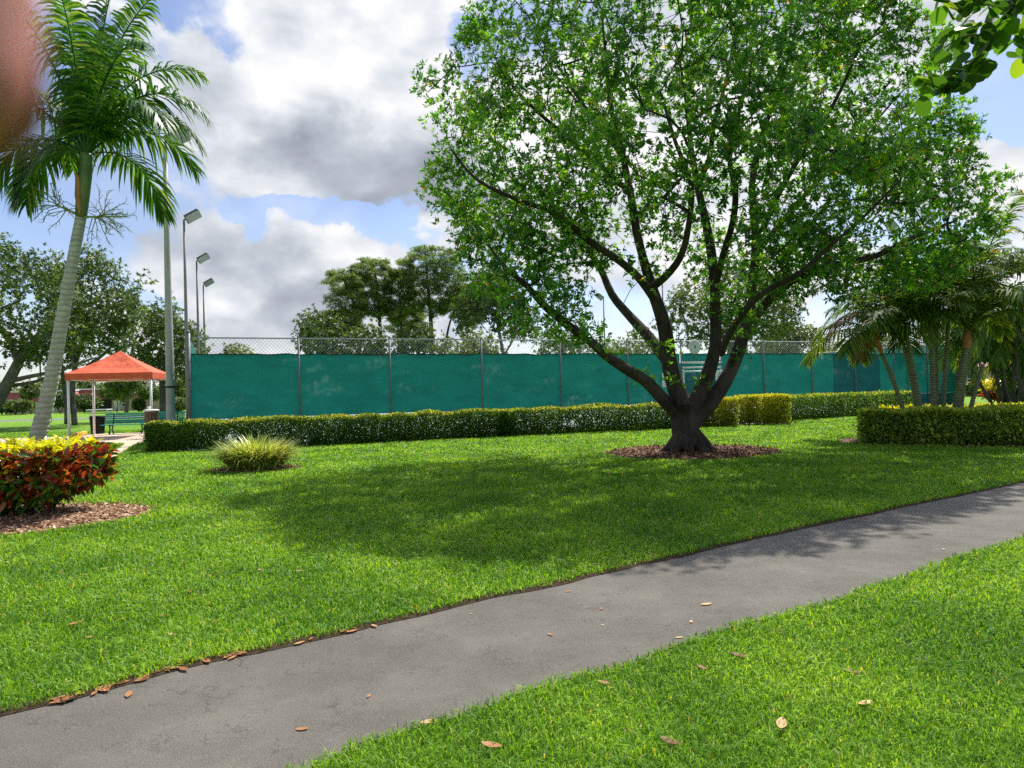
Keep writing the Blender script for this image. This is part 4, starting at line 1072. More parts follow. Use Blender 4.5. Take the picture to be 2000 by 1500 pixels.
# denser lower skirts on both sides, as in the photograph
Tl = crown_pts([(830, 330), (1010, 300), (1120, 400), (1150, 560), (1130, 640), (1030, 640), (930, 560), (880, 450)], D0 - 1.6, 2.6, 60, g_, 120, .5, -.2)
Tr = crown_pts([(1560, 200), (1800, 260), (1960, 360), (1930, 450), (1830, 540), (1600, 560), (1500, 520), (1500, 380)], D0 - 1.0, 3.6, 190, g_, 150, .5, -.1)
Tb = crown_pts([(905, 470), (960, 440), (1060, 480), (1120, 540), (1135, 600), (1180, 640), (1165, 668), (1110, 672), (1050, 640), (1000, 645), (985, 590), (930, 560)], D0 - 2.0, 1.6, 110, g_, 60, .5, -.05)
Tg = np.concatenate([T1, Tl, Tr, Tb])
# thin the middle where branches and sky show through
pr = (Tg - np.array(EYE)) @ RCn; sx = 1000 + FPX * pr[:, 0] / -pr[:, 2]; sy = 750 - FPX * pr[:, 1] / -pr[:, 2]
mid = (np.hypot((sx - 1330) / 150, (sy - 430) / 230) < 1) & (gT.uniform(0, 1, len(Tg)) < .5)
mid |= inpoly(sx, sy, [(940, 470), (1080, 450), (1250, 520), (1250, 700), (1000, 700), (900, 560)]) & (gT.uniform(0, 1, len(Tg)) < .45)
mid |= (sx > 1560) & (sy > 330) & (gT.uniform(0, 1, len(Tg)) < .2)
mid |= (np.hypot((sx - 1210) / 70, (sy - 580) / 80) < 1) & (gT.uniform(0, 1, len(Tg)) < .7)
Tg = Tg[~mid]
def big_rnd(C, per):
    z = np.repeat(C[:, 2], per); n = len(z); g = np.random.default_rng(2)
    cl_ = np.repeat(np.repeat(g.normal(.0, .27, len(C) // 7 + 1), 7)[:len(C)], per)
    r = np.clip(g.normal(.42, .2, n) + cl_, 0, .95); k = g.uniform(0, 1, n) < .010; r[k] = g.uniform(.97, 1, k.sum()); return r
make_tree('tree', 'big spreading broadleaf tree with dark forked trunk in the mulch ring', None, tb, lines, Tg, M['leaf'], M['bark'], gT, step=.34, tip_r=.0075, per=9, ros=7, cl=.38, L=.13, W=.046, remesh=.018, rndf=big_rnd, up=.5)
# suckers on the limbs
mb_pts = [P(1288, 678, D0 - .2), P(1235, 655, D0 - 1), P(1185, 690, D0 - 1.1), P(1265, 742, D0 - .5), P(1250, 736, D0 - .6), P(1362, 757, D0 - .3), P(1440, 700, D0), P(1312, 690, D0 - .3), P(1450, 655, D0 - .3), P(1310, 745, D0 - .35), P(1165, 660, D0 - 1.3), P(1210, 690, D0 - .9)]
for q_ in mb_pts:
    C = np.array([tuple(q_)] * 9) + gT.normal(size=(9, 3)) * .10 + [0, 0, .06]
    b_, D, LL, WW, r, Aa = rosettes(C, rand_dirs(len(C), gT) + [0, 0, .8], 6, .11, .045, gT)
    leaf_obj('sucker', M['leaf'], bpy.data.objects['tree'], b_, D, LL, WW, r * .5 + .35, U=Aa)

# ------------------------------------------------------------------ other broadleaf trees
def side_tree(label, base_px, d, trunk, polys, mat, n, seed, L=.2, W=.09, group='background trees', rd=3.0, tr=.22, ros=5, per=6, cl=.8, clump=.35, thr=-.15, barkm=None, edge=90, name='tree', step=.7, tipr=.016):
    g = np.random.default_rng(seed); b0 = P(base_px[0], base_px[1], d); b0.z = 0
    lines = []
    for i, (pts, r0, r1) in enumerate(trunk):
        pp = [P(x, y, d + dd) for x, y, dd in pts]
        if i == 0: pp[0].z = -.05
        p, r = smooth_line(pp, rr_(r0, r1, len(pp)), 3); lines.append((p, r, None if i == 0 else (0, len(lines[0][0]) - 1 if i < 9 else 2)))
    Tg = np.concatenate([crown_pts(pl_, d + dd, rd, int(n * f), g, edge, clump, thr) for pl_, dd, f in polys])
    return make_tree(name, label, group, b0, lines, Tg, mat, barkm or M['barkg'], g, step=step, tip_r=tipr, per=per, ros=ros, cl=cl, L=L, W=W, up=.4)
side_tree('wide dark oak at the far left with low sweeping limbs', (-40, 800), 42, [([(-40, 832, 0), (0, 775, 0), (22, 735, 0), (45, 690, 0)], .42, .26), ([(15, 745, 0), (60, 735, -1), (120, 722, -2), (180, 700, -3)], .16, .06), ([(10, 755, 0), (70, 745, 1), (130, 720, 2), (150, 690, 3)], .13, .05), ([(35, 705, 0), (10, 650, 0), (-40, 600, 0)], .2, .08), ([(45, 690, 0), (90, 640, 0), (110, 580, 0)], .2, .08)],
          [([(-120, 560), (-60, 480), (10, 475), (60, 505), (110, 500), (160, 540), (180, 620), (170, 690), (90, 705), (20, 690), (-60, 720), (-150, 720)], 0, 1.0)], M['oak'], 420, 31, rd=5, L=.26, W=.11, tr=.4, ros=7, per=8, cl=1.0)
side_tree('twin trunk oak standing on the grass left of the canopy', (138, 830), 45, [([(146, 829, 0), (143, 790, 0), (142, 745, 0), (150, 700, 0)], .19, .14), ([(131, 828, -.3), (130, 785, -.3), (124, 745, -.3), (118, 700, -.3)], .17, .12), ([(150, 745, 0), (172, 715, 0), (205, 690, 0), (240, 650, 0)], .17, .06), ([(150, 700, 0), (170, 640, 0), (180, 560, 0)], .16, .05)],
          [([(90, 560), (120, 520), (165, 500), (185, 485), (200, 505), (215, 520), (235, 520), (245, 550), (285, 545), (275, 590), (262, 640), (255, 700), (200, 715), (120, 705), (90, 640)], 0, 1.0)], M['oak'], 330, 32, rd=4.5, L=.26, W=.11, ros=7, per=8, cl=.9)
side_tree('rounded oak crown rising behind the nearest light pole', (322, 820), 52, [([(318, 825, 0), (318, 780, 0), (316, 740, 0), (312, 690, 0)], .28, .18), ([(316, 720, 0), (340, 690, 0), (370, 660, 0)], .12, .05), ([(316, 730, 0), (280, 700, 0), (262, 670, 0)], .12, .05)],
          [([(252, 640), (262, 590), (290, 560), (308, 545), (330, 560), (345, 610), (365, 640), (395, 645), (402, 680), (395, 730), (360, 735), (330, 745), (305, 740), (282, 720), (250, 700)], 0, 1.0)], M['oak'], 250, 33, rd=4.0, L=.28, W=.12, ros=7, per=8, cl=.95)
side_tree('low dark trees behind the fence corner at the far left', (352, 800), 78, [([(352, 805, 0), (352, 780, 0), (350, 750, 0)], .2, .1)],
          [([(325, 740), (350, 720), (372, 735), (375, 790), (340, 800), (325, 780)], 0, 1.0)], M['oak'], 110, 34, rd=3, L=.36, W=.16, ros=6, per=7, cl=1.1)
side_tree('small tree with a pale trunk in front of the far house', (247, 800), 86, [([(247, 806, 0), (248, 785, 0), (250, 765, 0)], .28, .2), ([(249, 775, 0), (235, 755, 0)], .12, .06)],
          [([(200, 752), (225, 735), (260, 728), (290, 740), (298, 756), (262, 762), (230, 765)], 0, 1.0)], M['oak'], 130, 35, rd=3.5, L=.34, W=.15, ros=6, per=7, cl=1.0)
# wooded skyline far left and tree tops
for i, (lab, poly, d, m_) in enumerate([
    ('far olive treetops over the red roofed house at the left edge', [(-60, 740), (10, 745), (45, 757), (80, 755), (84, 780), (-60, 790)], 120, 'oaky'),
    ('far green treetop just left of the near palm trunk', [(48, 760), (75, 748), (100, 735), (125, 742), (130, 770), (60, 780)], 125, 'oak'),
    ('far treetops seen between canopy post and palm trunk', [(120, 752), (150, 735), (182, 742), (190, 770), (120, 775)], 122, 'oak'),
    ('small feathery treetop peeking above the left windscreen', [(443, 700), (450, 690), (470, 683), (488, 690), (492, 720), (440, 720)], 88, 'oaky')]):
    cx = sum(p[0] for p in poly) / len(poly)
    side_tree(lab, (cx, 800), d, [([(cx, 805, 0), (cx + 2, 780, 0), (cx, 765, 0)], .25, .15)], [(poly, 0, 1.0)], M[m_], 110, 60 + i, rd=4, L=.5, W=.22, ros=6, per=7, cl=1.6, edge=30)

# trees behind the court on the right
side_tree('dense dark green tree behind the court right of the big trunk', (1420, 770), 66, [([(1416, 790, 0), (1418, 740, 0), (1425, 690, 0), (1430, 640, 0)], .35, .2), ([(1420, 700, 0), (1385, 655, 0), (1345, 640, 0), (1330, 600, 0)], .18, .06), ([(1422, 690, 0), (1470, 650, 0), (1520, 620, 0)], .18, .06)],
          [([(1290, 640), (1300, 590), (1330, 560), (1400, 520), (1480, 530), (1545, 570), (1560, 610), (1535, 650), (1500, 672), (1440, 680), (1360, 672), (1300, 668)], 0, 1.0)], M['oak'], 420, 41, rd=5, L=.34, W=.15, ros=7, per=7, cl=1.3)
side_tree('light olive rounded tree peeking over the fence right of the big tree', (1545, 770), 80, [([(1545, 790, 0), (1545, 730, 0), (1543, 680, 0)], .3, .2)],
          [([(1485, 690), (1490, 655), (1515, 630), (1545, 632), (1570, 645), (1600, 648), (1615, 670), (1640, 690), (1640, 720), (1490, 720)], 0, 1.0)], M['oaky'], 260, 42, rd=4, L=.38, W=.16, ros=7, per=7, cl=1.3)
side_tree('low dull green tree behind the fence right of the sky gap', (1690, 770), 84, [([(1690, 790, 0), (1690, 730, 0)], .25, .15)],
          [([(1640, 690), (1665, 668), (1700, 660), (1750, 668), (1760, 720), (1640, 720)], 0, 1.0)], M['oak'], 130, 43, rd=4, L=.45, W=.2, ros=6, per=7, cl=1.5, edge=40)
side_tree('thin green tree with two stems between the pines and the big tree', (985, 770), 60, [([(985, 790, 0), (987, 720, 0), (975, 650, 0), (968, 610, 0)], .2, .12), ([(987, 690, 0), (1010, 650, 0), (1030, 610, 0)], .1, .05)],
          [([(895, 600), (905, 545), (950, 520), (1010, 540), (1040, 600), (1060, 650), (1000, 655), (950, 640), (900, 650)], 0, 1.0)], M['oak'], 330, 44, rd=4, L=.30, W=.13, ros=7, per=7, cl=1.0, thr=0)
for i, (lab, poly, d, m_, nn) in enumerate([
    ('dense shrubby tree low behind the fence under the leftmost pines', [(587, 645), (594, 615), (629, 600), (652, 618), (664, 642), (665, 700), (590, 700)], 64, 'oak', 150),
    ('dark bushy tree under the middle pines', [(665, 690), (680, 650), (720, 640), (760, 655), (770, 710), (670, 710)], 63, 'oak', 130),
    ('dark bushy tree under the tallest pine', [(770, 700), (780, 655), (830, 640), (875, 655), (885, 710), (770, 710)], 64, 'oak', 130),
    ('bright low tree behind the fence right of the pines', [(885, 700), (895, 655), (940, 645), (975, 670), (980, 710), (885, 710)], 66, 'oaky', 110),
    ('rounded dark bush tree behind the fence below the low left limb', [(1050, 700), (1060, 660), (1100, 645), (1150, 660), (1165, 710), (1050, 710)], 72, 'oak', 120),
    ('feathery grey green bushes behind the fence left of the trunk', [(1165, 700), (1180, 665), (1215, 650), (1260, 655), (1300, 670), (1300, 715), (1165, 715)], 76, 'oaky', 150)]):
    cx = sum(p[0] for p in poly) / len(poly)
    side_tree(lab, (cx, 775), d, [([(cx, 795, 0), (cx + 3, 740, 0), (cx, 690, 0)], .2, .12)], [(poly, 0, 1.0)], M[m_], nn, 70 + i, rd=3.5, L=.34, W=.15, ros=6, per=7, cl=1.1, edge=45, thr=-.25)

# ------------------------------------------------------------------ pines
def pine(label, d, trunk_px, r0, poly, nt_, seed, thr=.0):
    g = np.random.default_rng(seed); tp_ = [P(x, y, d) for x, y in trunk_px]; tp_[0].z = 0; b0 = tp_[0]
    e = empty('pine_tree', b0, label, 'pine tree', 'tall pines behind the court')
    p, r = smooth_line(tp_, rr_(r0, r0 * .3, len(tp_)), 4)
    N, Pp, Rr = poly_nodes([(p, r, None)])
    T_ = crown_pts(poly, d, 3.2, int(nt_ * 2.0), g, 30, .30, thr - .3, .5)
    N2, P2, m0, tips = grow(N, Pp, T_, .8, g, .16, bias=.15, lift=-.04)
    mb = MB(); mb.tube(p, r, 9); twig_mesh(mb, N2, P2, m0, .02, Rr); mb.build('trunk', M['barkd'], e, True)
    C = np.repeat(N2[tips], 20, 0); o_ = rand_dirs(len(C), g) * g.uniform(.1, 1, (len(C), 1)) ** .5 * .58; o_[:, 2] = o_[:, 2] * .55 + .12
    C = C + o_; A = unit(o_ + [0, 0, .6])
    b_, D, LL, WW, rn, Aa = rosettes(C, A, 8, .30, .05, g, .9)
    leaf_obj('crown', M['pine'], e, b_, D, LL, WW, np.clip(rn * .7 + np.repeat(o_[:, 2] * .4, 8) + .15, 0, 1), U=Aa)
pine('leftmost tall pine with a flat layered crown', 70, [(705, 790), (703, 720), (698, 640), (690, 590), (672, 550)], .30, [(627, 564), (645, 531), (695, 522), (706, 549), (717, 590), (705, 625), (650, 610), (632, 591)], 95, 1)
pine('second pine from the left with a rounded top', 72, [(742, 790), (744, 700), (741, 620), (737, 570), (732, 525)], .30, [(693, 530), (708, 508), (737, 505), (757, 512), (774, 528), (768, 549), (752, 576), (779, 596), (745, 625), (704, 610), (698, 570)], 110, 2)
pine('tallest pine of the group with a broad rounded crown', 71, [(842, 790), (843, 700), (841, 620), (836, 560), (832, 510)], .34, [(774, 512), (782, 494), (830, 483), (875, 490), (906, 504), (913, 540), (901, 580), (886, 610), (842, 622), (800, 600), (788, 549)], 190, 3, -.04)
pine('middle pine with a narrow crown filling the gap left of the tallest one', 73, [(786, 790), (786, 700), (783, 620), (778, 560)], .24, [(752, 560), (768, 530), (795, 528), (812, 560), (815, 610), (770, 640), (748, 600)], 90, 9)
pine('slim pine close beside the tallest one', 74, [(866, 790), (868, 700), (876, 640), (890, 600)], .22, [(880, 560), (905, 555), (945, 565), (952, 606), (925, 648), (880, 640)], 80, 4)
pine('short pine between the second and the tallest pine', 76, [(794, 790), (795, 720), (792, 670), (790, 630)], .2, [(755, 640), (764, 612), (795, 598), (825, 615), (835, 655), (770, 662)], 70, 5, -.1)
pine('small pine at the left foot of the group', 68, [(652, 790), (652, 720), (650, 670), (648, 640)], .2, [(610, 640), (625, 612), (660, 610), (700, 625), (710, 660), (640, 665)], 70, 6, -.1)
# ------------------------------------------------------------------ palms
gP = np.random.default_rng(77)
# near palm at the left
base = P(58, 860, 11.2); base.z = 0; base.x = -8.25
crown = P(168, 300, 11.0)
neck = P(158, 425, 11.0)
e = empty('palm_tree', base, 'tall leaning palm with a ringed grey trunk at the left edge', 'palm')
tpx = [P(75, 850, 11.15), P(100, 745, 11.1), P(122, 620, 11.05), P(142, 510, 11.0)]
mb = MB(); ringed_trunk(mb, [base, tpx[0], tpx[1], tpx[2], tpx[3], neck], [.145, .127, .108, .098, .088, .08], .075, .02, 18, 10)
mb.build('trunk', M['palmtrunk'], e, True)
mb = MB(); p_, r_ = smooth_line([neck, P(162, 380, 11), P(167, 330, 11), crown], [.085, .102, .105, .085], 6); mb.tube(p_, r_, 16); mb.build('crownshaft', M['crownshaft'], e, True)
mb = MB(); p_, r_ = smooth_line([P(156, 418, 10.92), P(152, 385, 10.9), P(152, 350, 10.9), P(145, 338, 10.86)], [.015, .045, .04, .008], 5); mb.tube(p_, r_, 8); mb.build('dry_sheath', M['sheath'], e, True)
# fronds: (azimuth deg, elevation, length, droop)
FR = [(0, 66, 2.6, 1.6), (-25, 60, 2.3, 1.6), (25, 74, 2.7, 1.3), (50, 58, 2.2, 1.5), (75, 40, 2.1, 1.6), (100, 76, 2.8, .9), (128, 58, 2.6, 1.4), (155, 46, 2.2, 1.8), (182, 46, 2.1, 1.9), (205, 60, 2.7, 1.4), (240, 76, 2.7, .9), (285, 78, 2.6, .9), (325, 68, 2.7, 1.3), (8, 62, 2.3, 1.7), (12, 84, 2.9, .5), (150, 84, 2.9, .5), (345, 76, 2.8, .9), (170, 66, 2.8, 1.2), (60, 82, 2.7, .7), (215, 30, 1.45, 2.3)]
for az, el, L, dr in FR:
    a = R(az); el_ = R(el); d = Vector((math.cos(a) * math.cos(el_), math.sin(a) * math.cos(el_), math.sin(el_)))
    me = frond_mesh('frond', crown - Vector((0, 0, .05)), d, L, dr, .58, .044, 64, gP, hang=.7, vee=.75, start=.16)
    link('frond', me, M['palm'], e)
def stalk(base_, dirn, n=26, L=.75):
    mb = MB(); d = Vector(dirn).normalized(); ax = base_ + d * L * .45
    mb.tube([base_, base_ + d * L * .2, ax], [.02, .015, .012], 6)
    for i in range(n):
        t = gP.uniform(.35, 1); q = base_.lerp(ax, t) if t < 1 else ax
        v = (d * .8 + Vector(gP.normal(size=3)) * .55).normalized(); q1 = q + v * .22; q2 = q1 + (v + Vector((0, 0, -.35)) + Vector(gP.normal(size=3)) * .2).normalized() * .22
        mb.tube([q, q1, q2], [.008, .006, .004], 4, caps=False)
        for k in range(5):
            s_ = q1.lerp(q2, k / 4); w_ = (v + Vector(gP.normal(size=3)) * .8).normalized(); mb.tube([s_, s_ + w_ * .10], [.006, .003], 3, caps=False)
    return mb
stalk(P(165, 424, 10.9), (.95, -.2, -.05), 30, .95).build('flower_stalk', M['stalk'], e, True)
stalk(P(150, 418, 11.0), (-.9, -.1, .45), 22, .8).build('flower_stalk', M['stalk'], e, True)

# clump of slender palms at the right, each stem a palm
def slim_palm(label, base_px, d, top_px, dtop, r, seed, nf=8, L=2.0, mat='areca', bare=False, sheath='crownshaft', elr=(15, 75), stub=False):
    g = np.random.default_rng(seed); b0 = P(base_px, 800, d); b0.z = 0; t = P(top_px[0], top_px[1], dtop)
    e = empty('palm_tree', b0, label, 'palm', 'slender ringed palms in the hedge bed')
    m = b0.lerp(t, .5) + Vector(((b0.x - t.x) * .10, 0, 0))
    r *= .82; mb = MB(); ringed_trunk(mb, [b0, m, t], [r, r * .9, r * .75], .11, .07, 10, 8); mb.build('trunk', M['arecatrunk'], e, True)
    if stub: return e
    c = t + (t - m).normalized() * .55
    mb = MB(); p_, r_ = smooth_line([t, t.lerp(c, .4), c], [r * .78, r * 1.0, r * .6], 5); mb.tube(p_, r_, 10); mb.build('crownshaft', M[sheath], e, True)
    for k in range(nf):
        az = 2 * math.pi * (k + g.uniform(-.3, .3)) / nf; el = R(g.uniform(*elr)); dv = Vector((math.cos(az) * math.cos(el), math.sin(az) * math.cos(el), math.sin(el))) + (t - m).normalized() * .3
        me = frond_mesh('frond', c, dv, L * g.uniform(.85, 1.2), g.uniform(.8, 1.6), .6, .04, 50, g, hang=.3, vee=.35, start=.2)
        link('frond', me, M[mat], e)
    return e
slim_palm('palm stem leaning left with an orange dry sheath, leftmost of the clump', 1776, 17.6, (1722, 690), 17.4, .075, 101, 10, 1.9, sheath='sheath')
slim_palm('slim palm stem second from the left of the clump', 1797, 18.2, (1764, 668), 18.3, .07, 102, 9, 2.1)
slim_palm('thicker palm stem leaning slightly left, third from the left', 1801, 17.4, (1773, 668), 17.2, .08, 103, 10, 2.2)
slim_palm('straight upright palm stem in the middle of the clump', 1824, 17.7, (1818, 640), 17.7, .085, 104, 10, 2.5)
slim_palm('upright palm stem touching the middle one on its right', 1830, 18.1, (1830, 655), 18.2, .06, 105, 8, 2.3)
slim_palm('thin palm stem just right of the middle pair', 1840, 18.0, (1850, 660), 18.1, .07, 106, 9, 2.3)
slim_palm('thickest pale ringed palm stem leaning right', 1858, 17.4, (1887, 680), 17.2, .115, 107, 11, 2.6, sheath='sheath')
slim_palm('leaning palm stem close behind the thickest one', 1868, 18.0, (1900, 640), 17.9, .09, 108, 11, 2.7)
slim_palm('cut off bare palm stem leaning far right without fronds', 1882, 17.2, (1920, 712), 17.0, .07, 109, stub=True)
slim_palm('tall palm whose fronds reach in at the right edge above the clump', 2075, 18.4, (2060, 590), 18.4, .10, 110, 12, 2.9, elr=(30, 85))
slim_palm('palm with spreading fronds just outside the right edge', 2090, 17.0, (2085, 590), 17.0, .10, 112, 10, 2.8, elr=(20, 80))
# dry drooping frond at the left of the clump
e = bpy.data.objects['palm_tree.001'];
for (px, py, az, el, L) in ((1730, 640, 178, 55, 2.0), (1728, 648, 205, 35, 1.5)):
    a = R(az); el = R(el); me = frond_mesh('dry_frond', P(px, py, 17.4), Vector((math.cos(a) * math.cos(el), math.sin(a) * math.cos(el), math.sin(el))), L, 1.9, .5, .018, 46, gP, hang=.5, vee=.2, start=.15)
    link('dry_frond', me, M['dryfrond'], e)['label'] = 'brown withered frond hanging down'
# dark palm / shrub mass beyond the clump on the right
for i, (px, d, tpx_, tpy, nf, L, lab) in enumerate([(1962, 33, 1955, 600, 14, 4.0, 'dark bushy palm with hanging fronds behind the clump at the right'), (2010, 31, 2010, 560, 14, 4.2, 'dark tall palm at the right edge behind the bright croton'), (1985, 36, 1978, 660, 14, 3.6, 'low dark palm mass on the far lawn at the right')]):
    g = np.random.default_rng(200 + i); b0 = P(px, 780, d); b0.z = 0
    e = empty('palm_tree', b0, lab, 'palm', 'dark palms beyond the clump')
    for k in range(6):
        mb = MB(); o_ = Vector((g.normal() * .35, g.normal() * .35, 0)); t = P(tpx_, tpy, d) + Vector((g.normal() * .8, g.normal() * .8, -g.uniform(0, 1.5)))
        mb.tube([b0 + o_, (b0 + o_).lerp(t, .5) + o_ * .4, t], [.09, .08, .06], 7); mb.build('trunk', M['barkg'], e, True)
        for q in range(nf // 2):
            az = g.uniform(0, 6.28); el = R(g.uniform(5, 75))
            me = frond_mesh('frond', t, Vector((math.cos(az) * math.cos(el), math.sin(az) * math.cos(el), math.sin(el))), L * g.uniform(.5, .85), g.uniform(1.4, 2.6), .7, .06, 34, g, hang=.5, vee=.2, start=.12)
            link('frond', me, M['areca'], e)
# crotons and small plants on the far right lawn
def croton_plant(label, px, py, d, w_, h_, seed, tophue, leafL=.3, tiers=3):
    g = np.random.default_rng(seed); b0 = P(px, py, d); b0.z = 0
    e = empty('croton_plant', b0, label, 'plant')
    for k in range(5):
        mb = MB(); v = Vector((g.normal() * .18, g.normal() * .18, 1)); mb.tube([b0, b0 + v * h_ * .5, b0 + v * h_ * .9], [.03, .02, .01], 5); mb.build('stem', M['barkg'], e)
    n = 150; C = np.column_stack([g.normal(size=n) * w_ * .26 + b0.x, g.normal(size=n) * w_ * .26 + b0.y, g.uniform(.25, 1, n) * h_]); 
    b_, D, LL, WW, r, Aa = rosettes(C, C - np.array([b0.x, b0.y, h_ * .1]), 7, leafL, leafL * .33, g)
    zr = np.repeat(C[:, 2] / h_, 7); rn = np.where(zr > tophue, g.uniform(.80, 1, len(r)), g.uniform(.1, .48, len(r)))
    leaf_obj('foliage', M['croton'], e, b_, D, LL, WW, rn, kind=6, U=Aa, droop=.15)
croton_plant('croton with yellow orange top on the far right lawn', 1948, 792, 38, 1.5, 1.45, 5, .62)
croton_plant('round dark red croton at the right edge of the lawn', 1996, 795, 37, 1.7, 1.2, 6, .93)
def small_bush(label, px, py, d, w_, h_, seed, mat, L=.3, name='bush', n=130, stemh=.3):
    g = np.random.default_rng(seed); b0 = P(px, py, d); b0.z = 0
    e = empty(name, b0, label, 'bush')
    for k in range(4):
        mb = MB(); v = Vector((g.normal() * .3, g.normal() * .3, 1)); mb.tube([b0, b0 + v * h_ * .35, b0 + v * h_ * .7], [.05, .035, .015], 5); mb.build('stem', M['barkg'], e)
    u = rand_dirs(n, g) * g.uniform(.3, 1, (n, 1)) ** .5; C = u * [w_ / 2, w_ / 2, h_ * (1 - stemh) / 2] + [b0.x, b0.y, h_ * (1 + stemh) / 2]
    C = np.repeat(C, 5, 0) + g.normal(size=(n * 5, 3)) * .12 * w_ * .4
    b_, D, LL, WW, r, Aa = rosettes(C, u.repeat(5, 0) + [0, 0, .4], 6, L, L * .45, g)
    leaf_obj('foliage', M[mat], e, b_, D, LL, WW, r, U=Aa)
small_bush('round green bush in front of the far house porch', 165, 799, 92, 4.2, 2.4, 301, 'oak', .35)
small_bush('dark brownish hedge bush at the left of the far house', 30, 803, 92, 4.8, 1.9, 302, 'oak', .35)
small_bush('second low bush at the far left edge of the lawn', 4, 803, 91, 2.5, 1.6, 303, 'oak', .35)
small_bush('olive bush right beside the brownish one by the far house', 44, 804, 90, 2.0, 1.7, 304, 'oaky', .35)
small_bush('yellow green small tree left of the palm trunk by the far house', 60, 795, 90, 2.4, 4.4, 305, 'oaky', .35, 'small_tree', 110, .45)
small_bush('dark bush right of the palm trunk under the red roof', 118, 800, 91, 2.6, 2.7, 306, 'oak', .35)
small_bush('dark red bush under the house window', 272, 800, 90, 1.6, 1.9, 307, 'bushred' if 'bushred' in M else 'oak', .3, stemh=.1)
small_bush('umbrella shaped small tree by the far house wall', 228, 798, 91, 4.4, 3.4, 308, 'oak', .35, 'small_tree', 120, .55)
small_bush('little round topped tree by the far house seen beside the canopy post', 300, 797, 90, 4.0, 3.3, 309, 'oak', .35, 'small_tree', 110, .5)
small_bush('green low bush at the pink house wall', 1905, 770, 56, 1.6, 1.3, 310, 'oak', .25, stemh=.1)
small_bush('little round topiary tree against the pink wall', 1915, 770, 57, 1.0, 1.9, 311, 'oak', .22, 'small_tree', 60, .5)
small_bush('dark bush behind the far light poles at the left', 345, 800, 70, 2.4, 1.6, 312, 'oak', .3)

# overhanging branch in the top right corner, from a tree outside the frame
gB = np.random.default_rng(9)
e = empty('broadleaf_tree', (6.2, 3.2, 0), 'round leaved tree branch hanging into the top right corner', 'tree')
mb = MB(); tk = [Vector((6.2, 3.2, -.05)), Vector((6.1, 3.2, 1.5)), Vector((5.9, 3.25, 3.2)), Vector((5.6, 3.4, 4.6))]
p_, r_ = smooth_line(tk, [.2, .16, .13, .09], 5); mb.tube(p_, r_, 10); mb.build('trunk', M['barkg'], e, True)
q = [Vector((5.8, 3.3, 3.9)), P(2120, -260, 4.3), P(2030, -120, 4.25), P(1985, 0, 4.2), P(1940, 70, 4.2), P(1885, 140, 4.15), P(1862, 165, 4.1)]
br = MB(); p_, r_ = smooth_line(q, [.06, .035, .02, .012, .009, .006, .003], 5); br.tube(p_, r_, 7)
tw = [[P(1985, 0, 4.2), P(1920, 10, 4.1), P(1850, 5, 4.0)], [P(1940, 70, 4.2), P(1890, 70, 4.3), P(1850, 90, 4.4)], [P(1985, 0, 4.2), P(2010, 50, 4.3), P(1960, 95, 4.3)], [P(1885, 140, 4.15), P(1830, 160, 4.1), P(1800, 168, 4.1)], [P(2030, -120, 4.25), P(1960, -60, 4.0), P(1900, -30, 3.9)], [P(2030, -120, 4.25), P(2060, 20, 4.4), P(2010, 110, 4.5)]]
pts = []
for t in tw:
    a_, b2 = smooth_line(t, [.008, .006, .003], 5); br.tube(a_, b2, 5); pts += a_[3:]
pts += p_[14:]
br.build('branch', M['barkg'], e, True)
pts = np.array([tuple(p) for p in pts]); pts = pts[gB.integers(0, len(pts), 190)] + gB.normal(size=(190, 3)) * .03
D = rand_dirs(len(pts), gB) + [0, 0, -.25]; LL = gB.uniform(.08, .135, len(pts))
leafm = leafmat('round_leaf', [(.02, .06, .012, 0), (.045, .12, .015, .5), (.09, .24, .02, .85), (.22, .34, .03, 1)], .6, .3)
leaf_obj('foliage', leafm, e, pts, D, LL, LL * .85, gB.uniform(0, 1, len(pts)), kind=12, fold=.12, droop=.08)
C = np.array([5.6, 3.2, 4.9]) + rand_dirs(900, gB) * gB.uniform(.2, 1, (900, 1)) * [.9, .9, .7]
leaf_obj('crown', leafm, e, C, rand_dirs(900, gB), .14, .11, gB.uniform(0, .8, 900), kind=6, fold=.1)

# ------------------------------------------------------------------ fallen leaves
gF = np.random.default_rng(5)
def fallen(loc, L, label, group, curl=.3, shade=.5, width=.45):
    n = 6; vs = []; fsx = []; a = gF.uniform(0, 6.28); rot = Matrix.Rotation(a, 3, 'Z') @ Matrix.Rotation(gF.normal() * .01, 3, 'X')
    for i in range(n + 1):
        t = i / n; w_ = L * width * .5 * math.sin(math.pi * min(1, t * .93 + .05)) ** .8; z = .002 + curl * L * (t - .5) ** 2 * .7
        for sg in (-1, 0, 1): vs.append(Vector(loc) + rot @ Vector(((t - .5) * L, sg * w_, z + abs(sg) * curl * w_ * .6)))
    for i in range(n):
        for k in range(2): b0 = i * 3 + k; fsx.append((b0, b0 + 3, b0 + 4, b0 + 1))
    mb = MB(); mb.add([v - Vector(loc) for v in vs], fsx, shade); o = mb.build('fallen_leaf', M['deadleaf'], None, True); o.location = loc
    return tag(o, label, 'leaf', group)
